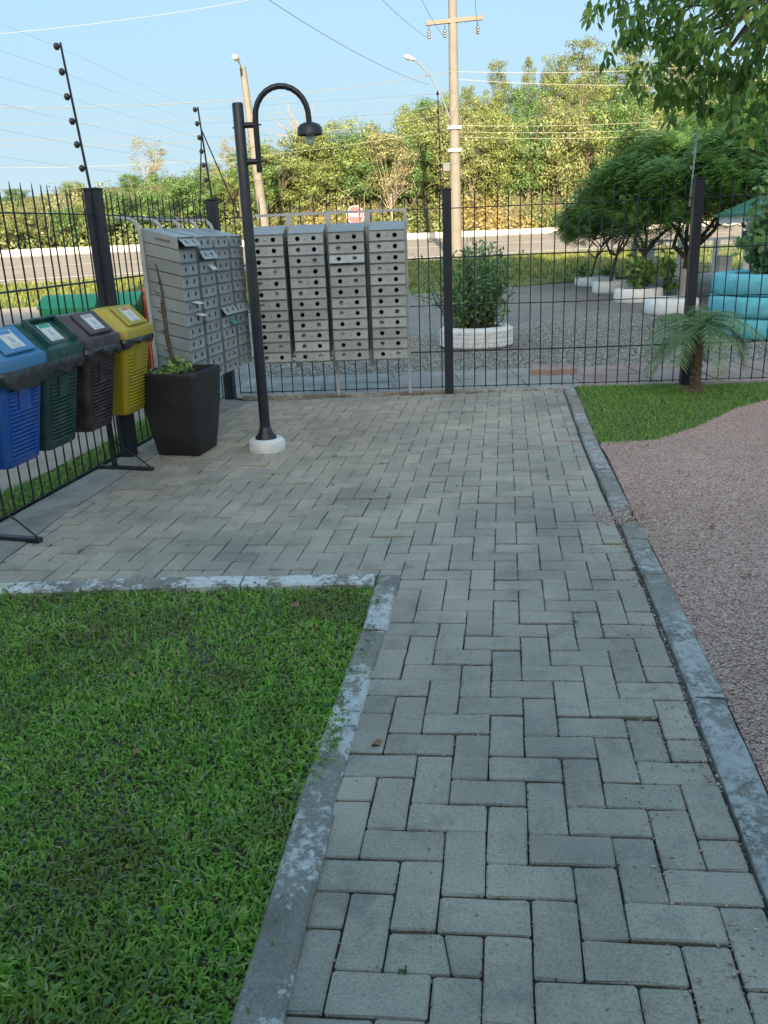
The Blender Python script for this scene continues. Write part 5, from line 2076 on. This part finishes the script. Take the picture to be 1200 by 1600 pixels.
# front rank, left to right: (pixel column, top row, distance, kind, width)
front = [(-60, 330, 32, 1, 1.2), (-5, 322, 33, 0, 1.2), (45, 318, 34, 2, 1.1), (95, 320, 34.5, 1, 1.2), (140, 306, 35, 0, 1.1), (185, 290, 36, 4, 1.2), (235, 300, 36.5, 1, 1.1), (275, 262, 38, 4, 1.1),
         (310, 268, 38, 1, 1.1), (350, 262, 39, 0, 1.2), (392, 222, 39.5, 1, 1.0), (432, 212, 40, 0, 1.2), (480, 188, 41, 3, 1.1), (520, 182, 42, 0, 1.05), (556, 200, 42, 1, 1.0), (592, 190, 42.5, 2, 1.0),
         (630, 200, 43, 1, 1.0), (660, 168, 44, 0, .95), (690, 164, 44, 2, .9), (735, 174, 45, 2, .85), (780, 164, 45.5, 0, .85), (826, 170, 46, 1, .85), (870, 150, 46.5, 2, .85), (915, 160, 47, 0, .85), (960, 139, 48, 1, .85), (1005, 172, 48.5, 2, .85), (1055, 160, 49, 0, .9), (1105, 150, 50, 1, .9), (1160, 145, 51, 2, .95), (1220, 140, 52, 0, 1.0), (1290, 140, 53, 1, 1.1)]
back = [(30, 345, 48, 1, 1.6), (120, 330, 48, 0, 1.6), (210, 318, 50, 1, 1.6), (330, 300, 50, 0, 1.4), (420, 238, 52, 1, 1.3), (500, 216, 52, 0, 1.3), (580, 216, 54, 2, 1.2), (640, 158, 54, 3, .95), (675, 146, 54, 1, .9), (720, 139, 55, 0, .9), (768, 134, 56, 3, .85),
        (820, 124, 57, 1, .85), (872, 114, 58, 0, .85), (925, 106, 58, 3, .85), (980, 94, 60, 1, .9), (1040, 110, 60, 0, .9), (1100, 100, 61, 2, .9), (1170, 100, 62, 1, 1.0), (1250, 95, 63, 0, 1.0)]
tint = ['olive', 'dark green', 'yellowish', 'tall olive', 'low spreading green']
where_f = ['cut by the left edge of the photo', 'just inside the left edge above the blue bin', 'above the green bin', 'left of the rod on the big left post', 'right behind the big left post', 'just right of the big left post',
           'above the near end of the left mailboxes', 'above the far half of the left mailboxes', 'behind the rod on the corner post', 'between the corner post and the lamp post', 'right behind the lamp post', 'below the lamp arch',
           'behind the hanging lamp shade', 'just right of the hanging lamp shade', 'above the stop sign', 'right of the stop sign', 'above the last back mailbox column', 'left of the rod on the middle fence post', 'between that rod and the concrete pole',
           'just right of the concrete pole', 'above the bush in the white tyre', 'right of the bush in the white tyre', 'above the loose stone slab', 'above the farthest white tyre', 'above the third white tyre', 'above the second white tyre',
           'left of the rod on the right fence post', 'right of the rod on the right fence post', 'above the green shelter roof', 'at the right edge of the photo', 'beyond the right edge of the photo']
where_b = ['above the blue bin', 'left of the big left post', 'above the left mailboxes', 'above the corner post', 'behind the arch of the lamp', 'right of the lamp arch', 'above the stop sign', 'left of the middle fence post', 'just left of the concrete pole', 'just right of the concrete pole',
           'above the bush in the white tyre', 'right of the bush', 'above the loose slab', 'above the farthest white tyre', 'above the row of white tyres', 'behind the overhanging leaves', 'behind the rod on the right post', 'above the green shelter', 'at the right edge']
for (px, ty, Y, k, sx), w_ in zip(front, where_f):
    plant_tree('broadleaf_tree', KINDS_[k], px, ty, Y, '%s tree in the front rank, %s' % (tint[k], w_), FG, sx)
for (px, ty, Y, k, sx), w_ in zip(back, where_b):
    plant_tree('broadleaf_tree', KINDS_[k], px, ty, Y, '%s tree in the rear rank, %s' % (tint[k], w_), FG, sx)
for i, (px, ty, Y, sx, lb_) in enumerate(((780, 92, 58, .50, 'tall plumed tree standing alone right of the concrete pole'), (828, 84, 60, .28, 'very slim plumed tree between two taller ones against the sky'),
                                          (868, 84, 58, .55, 'plumed tree with drooping side tufts right of the slim one'), (915, 58, 58, .75, 'tallest plumed tree of the skyline'), (990, 62, 60, .75, 'tall plumed tree partly behind the overhanging leaves'),
                                          (905, 120, 52, .6, 'dark plumed tree low in front of the tallest one'), (665, 165, 55, .5, 'plumed tree left of the concrete pole'), (730, 130, 55, .42, 'plumed tree right behind the concrete pole'),
                                          (1060, 60, 61, .9, 'plumed tree behind the overhanging leaves at right'))):
    plant_tree('plumed_tree', tall_crown[i % 3], px, ty, Y, lb_, 'tall plumed trees on the skyline', sx * 1.35)
plant_tree('pale_tree', pale[0], 228, 218, 42, 'pale half-bare tree standing against the sky at left', None, 1.0)
plant_tree('pale_tree', pale[0], 360, 214, 44, 'sparse greyish tree above the corner post', None, .9)
plant_tree('pale_tree', pale[0], 608, 208, 41, 'pale half-bare tree right of the round lamp arm', None, .8)
# bare tree behind the lamp
bt = at(468, 150, 46)
bz = zt(bt[0], 46)
bare = thing('bare_tree', 'leafless pale tree with upright twigs seen through the lamp arch', 'tree', (bt[0], 46, bz))
r = np.random.default_rng(101)
mb = MB()
for k in range(16):
    e = np.array([bt[0] + r.normal(0, 1.0), 46 + r.normal(0, .5), bt[2] - r.uniform(0, 2.2)])
    mb.tube(limb_path((bt[0], 46, bz + 1.5), e, .06, 6, r), [.045, .035, .028, .02, .013, .008], 5)
mb.tube([(bt[0], 46, bz - .3), (bt[0], 46, bz + 1.6)], [.14, .09], 7)
mb.build('branches', M['pale_bark'], bare)

# scrub and dry growth on the bank: one mass
r = np.random.default_rng(111)
cl = []
for k in range(1700):
    p = r.uniform(-42, 62); q = 35.3 + abs(r.normal(0, 3.6))
    if q > 46: continue
    x, y = A_ * p + N_ * q
    s = r.uniform(.35, .85)
    cl.append(((x, y, zq(q, p) + s * .55), (s, s, s * r.uniform(.6, 1.1)), int(90 * s + 18)))
v, f = cloud(cl, .165, .5, .2, 1.7, r)
tag(link_mesh('bank_scrub', np_mesh('bank_scrub', v, f, M['scrub'])), kind='stuff')
mb = MB()
for k in range(260):
    p = r.uniform(2, 46); q = 36 + abs(r.normal(0, 2.6))
    x, y = A_ * p + N_ * q
    z = float(zq(q, p))
    a = r.uniform(0, 6.28); l = r.uniform(.8, 2.2)
    b = np.array([x + math.cos(a) * l * .7, y - abs(math.sin(a)) * l * .3, z + l * r.uniform(.5, 1.1)])
    mb.tube(limb_path((x, y, z), b, .2, 5, r), [.018, .016, .013, .01, .005], 4, cap=False)
tag(mb.build('dry_stalks', M['pale_bark']), kind='stuff')

# ------------------------------------------------------------------ overhanging tree, upper right
ot = thing('overhanging_tree', 'broad-leaved tree whose drooping leafy branches hang into the upper right corner', 'tree', (4.9, 6.3, 0))
r = np.random.default_rng(77)
mb = MB()
mb.tube([(4.9, 6.3, -.2), (4.85, 6.3, 1.0), (4.7, 6.35, 2.3), (4.4, 6.5, 3.3)], [.16, .14, .12, .09], 10)
mb.build('trunk', M['bark'], ot, smooth=60)
twigs = MB()
LV, LF = [], []


def big_leaf(o, d, L, r):
    """lanceolate folded leaf from o pointing along d"""
    d = d / np.linalg.norm(d)
    s = np.cross(d, r.normal(size=3)); s /= np.linalg.norm(s) + 1e-9
    n = np.cross(s, d)
    w = L * r.uniform(.19, .27)
    k = len(LV)
    dr = np.array([0, 0, -1.0])
    m1 = o + d * L * .33 + dr * L * .02
    m2 = o + d * L * .68 + dr * L * .08
    tip = o + d * L + dr * L * .2
    f = n * w * .35
    LV.extend([o, m1 - f * .3, m1 + s * w + f * .5, m1 - s * w + f * .5, m2 - f * .3, m2 + s * w * .8 + f * .4, m2 - s * w * .8 + f * .4, tip])
    LF.extend([(k, k + 2, k + 1), (k, k + 1, k + 3), (k + 1, k + 2, k + 5), (k + 1, k + 5, k + 4), (k + 1, k + 4, k + 6), (k + 1, k + 6, k + 3), (k + 4, k + 5, k + 7), (k + 4, k + 7, k + 6)])


tips = []
for (px, py, Y) in ((965, 30, 7.4), (985, 62, 7.4), (975, 8, 7.6), (1010, 40, 7.2), (1030, 8, 7.4), (1020, 100, 7.3), (1050, 72, 7.0), (1062, 120, 7.1), (1078, 30, 6.9), (1090, 90, 6.8), (1055, 160, 7.2), (1085, 150, 7.0), 
                    (1110, 55, 6.6), (1130, 10, 6.7), (1142, 110, 6.6), (1125, 150, 6.8), (1160, 60, 6.4), (1165, 150, 6.5), (1180, 100, 6.3), (1190, 20, 6.3), (1195, 150, 6.2), (1215, 60, 6.2), (1230, 110, 6.1), (1240, 150, 6.1),
                    (1250, 20, 6.2), (1140, -20, 6.6), (1060, -20, 7.0), (1000, -15, 7.3), (1200, -30, 6.4), (1270, -20, 6.2), (1100, -40, 6.9), (1035, 135, 7.2), (1275, 90, 6.0), (1320, 60, 6.0), (1025, 60, 7.1), (1068, 60, 6.9), (1150, 170, 6.5), (1110, 120, 6.7)):
    tips.append(at(px, py, Y + r.uniform(-.3, .3)))
hub = [np.array([4.35, 6.5, 3.35]), np.array([3.6, 6.7, 3.3]), np.array([3.1, 6.9, 3.1])]
for a_, b_ in ((np.array([4.4, 6.5, 3.2]), hub[1]), (hub[1], hub[2])):
    twigs.tube(limb_path(a_, b_, .08, 5, r), np.linspace(.055, .03, 5), 7)
for tpt in tips:
    h = min(hub, key=lambda q: np.linalg.norm(q - tpt))
    P = limb_path(h, tpt, .12, 6, r)
    twigs.tube(P, np.linspace(.018, .004, 6), 5)
    for sp in range(5):
        o = tpt + r.normal(size=3) * [.10, .10, .075]
        for j in range(int(r.integers(13, 20))):
            a = r.uniform(0, 6.28)
            d = np.array([math.cos(a) * .6, math.sin(a) * .6, -r.uniform(.1, 1.3)])
            big_leaf(o + r.normal(size=3) * .035, d, r.uniform(.052, .09), r)
twigs.build('branches', M['bark'], ot, smooth=60)
LVn = np.array(LV)
link_mesh('crown', np_mesh('crown', LVn - np.array([4.9, 6.3, 0]), np.array(LF), M['mango'], True), ot)

# ------------------------------------------------------------------ litter


def dry_leaf(p, rz, L, label, mat=M['dry_leaf']):
    n = 8
    mb = MB()
    pts = []
    for k in range(n):
        a = 2 * math.pi * k / n
        pts.append((math.cos(a) * L * .5 * (1 if k else 1.3), math.sin(a) * L * .33, .004 + .006 * math.sin(2 * a)))
    R = rotm('Z', rz)
    pts = np.array(pts) @ R.T
    c = np.array([p[0], p[1], p[2]])
    mb.add(np.vstack([pts + c, [c + [0, 0, .001]]]), [(k, (k + 1) % n, n) for k in range(n)])
    tag(mb.build('fallen_leaf', mat), label, 'leaf', 'fallen leaves')


g = G(588, 1166); dry_leaf((g[0], g[1], .007), .6, .036, 'dry brown leaf lying on the pavers by the lawn kerb')
g = G(216, 1190); dry_leaf((g[0], g[1], .028), 1.2, .030, 'pale dry leaf on the lawn, in its left half')
g = G(458, 957); dry_leaf((g[0], g[1], .030), .2, .045, 'pale dry leaf on the lawn near its back corner')
g = G(200, 1372); dry_leaf((g[0], g[1], .030), .2, .014, 'tiny yellow leaf low on the lawn', mat_simple('yellow_leaf', (.45, .36, .06), .8))
for k, (px, py) in enumerate(((1112, 828), (1062, 742), (1168, 905), (1012, 700))):
    g = G(px, py)
    dry_leaf((g[0], g[1], .016), k * 1.3, .03, 'small dry brown leaf lying on the pink gravel')
for k, (px, py) in enumerate(((770, 596 + 40), (520, 760), (880, 668))):
    g = G(px, py)
    dry_leaf((g[0], g[1], .008), k * 1.1, .028, 'small dry brown leaf lying far back on the paving')
mb = MB()
a, b = G(222, 1352, .03), G(312, 1382, .035)
mb.tube([tuple(a), tuple((a + b) / 2 + [0, .012, .015]), tuple(b)], .0012, 4)
tag(mb.build('grass_straw', M['pale_bark']), 'single long pale straw lying on the lawn', 'straw')

# ------------------------------------------------------------------ unseen building added behind the camera to shade the yard
hb = thing('shade_building', 'unseen apartment block added behind the camera to shade the yard', 'building', (0, -12, 0))


def block(name, x0, x1, y0, y1, h, ridge):
    mb = MB()
    mb.box(((x0 + x1) / 2, (y0 + y1) / 2, h / 2), (x1 - x0, y1 - y0, h))
    w = mb.build('wall', M['plaster'], hb)
    mb = MB()
    ym = (y0 + y1) / 2
    mb.loft([[(x0 - .4, y0 - .4, h), (x0 - .4, y1 + .4, h), (x0 - .4, ym, h + ridge)], [(x1 + .4, y0 - .4, h), (x1 + .4, y1 + .4, h), (x1 + .4, ym, h + ridge)]])
    mb.build('roof', M['roof_tile'], hb)
    for f in range(int(h // 3)):
        for k in range(int((x1 - x0) // 3)):
            mb = MB(); mb.box((x0 + 1.5 + k * 3, y1 + .012, 1.7 + f * 3), (1.4, .06, 1.2))
            mb.build('window', M['window_glass'], hb)


block('main', -4.4, 6.0, -42, -30, 19.2, 2.4)
block('wing', 6.4, 26, -42, -30, 17.6, 2.2)
block('wing', -26, -4.8, -42, -30, 15.2, 2.0)

shade_house = thing('shade_house', 'unseen single storey building added behind the camera to darken the near paving', 'shade_house', (0, -3, 0))  # added out of view; blocks sky light so the near paving darkens
mb = MB(); mb.box((0, -4.1, 1.5), (15, 5.6, 3.0)); mb.build('wall', mat_simple('shade_house_plaster', (.42, .36, .29), .9, .1, 2), shade_house)
mb = MB()
mb.loft([[(-8, -7.6, 2.95), (-8, -.45, 2.95), (-8, -4.0, 4.5)], [(8, -7.6, 2.95), (8, -.45, 2.95), (8, -4.0, 4.5)]])
mb.build('roof', M['roof_tile'], shade_house)
for x in (-5, -2, 3, 6):
    mb = MB(); mb.box((x, -1.285, 1.5), (1.3, .05, 1.2)); mb.build('window', M['window_glass'], shade_house)
mb = MB(); mb.box((.4, -1.285, 1.05), (.9, .05, 2.1)); mb.build('door', M['bark'], shade_house)

scene.render.film_transparent = False
scene.cycles.use_denoising = True
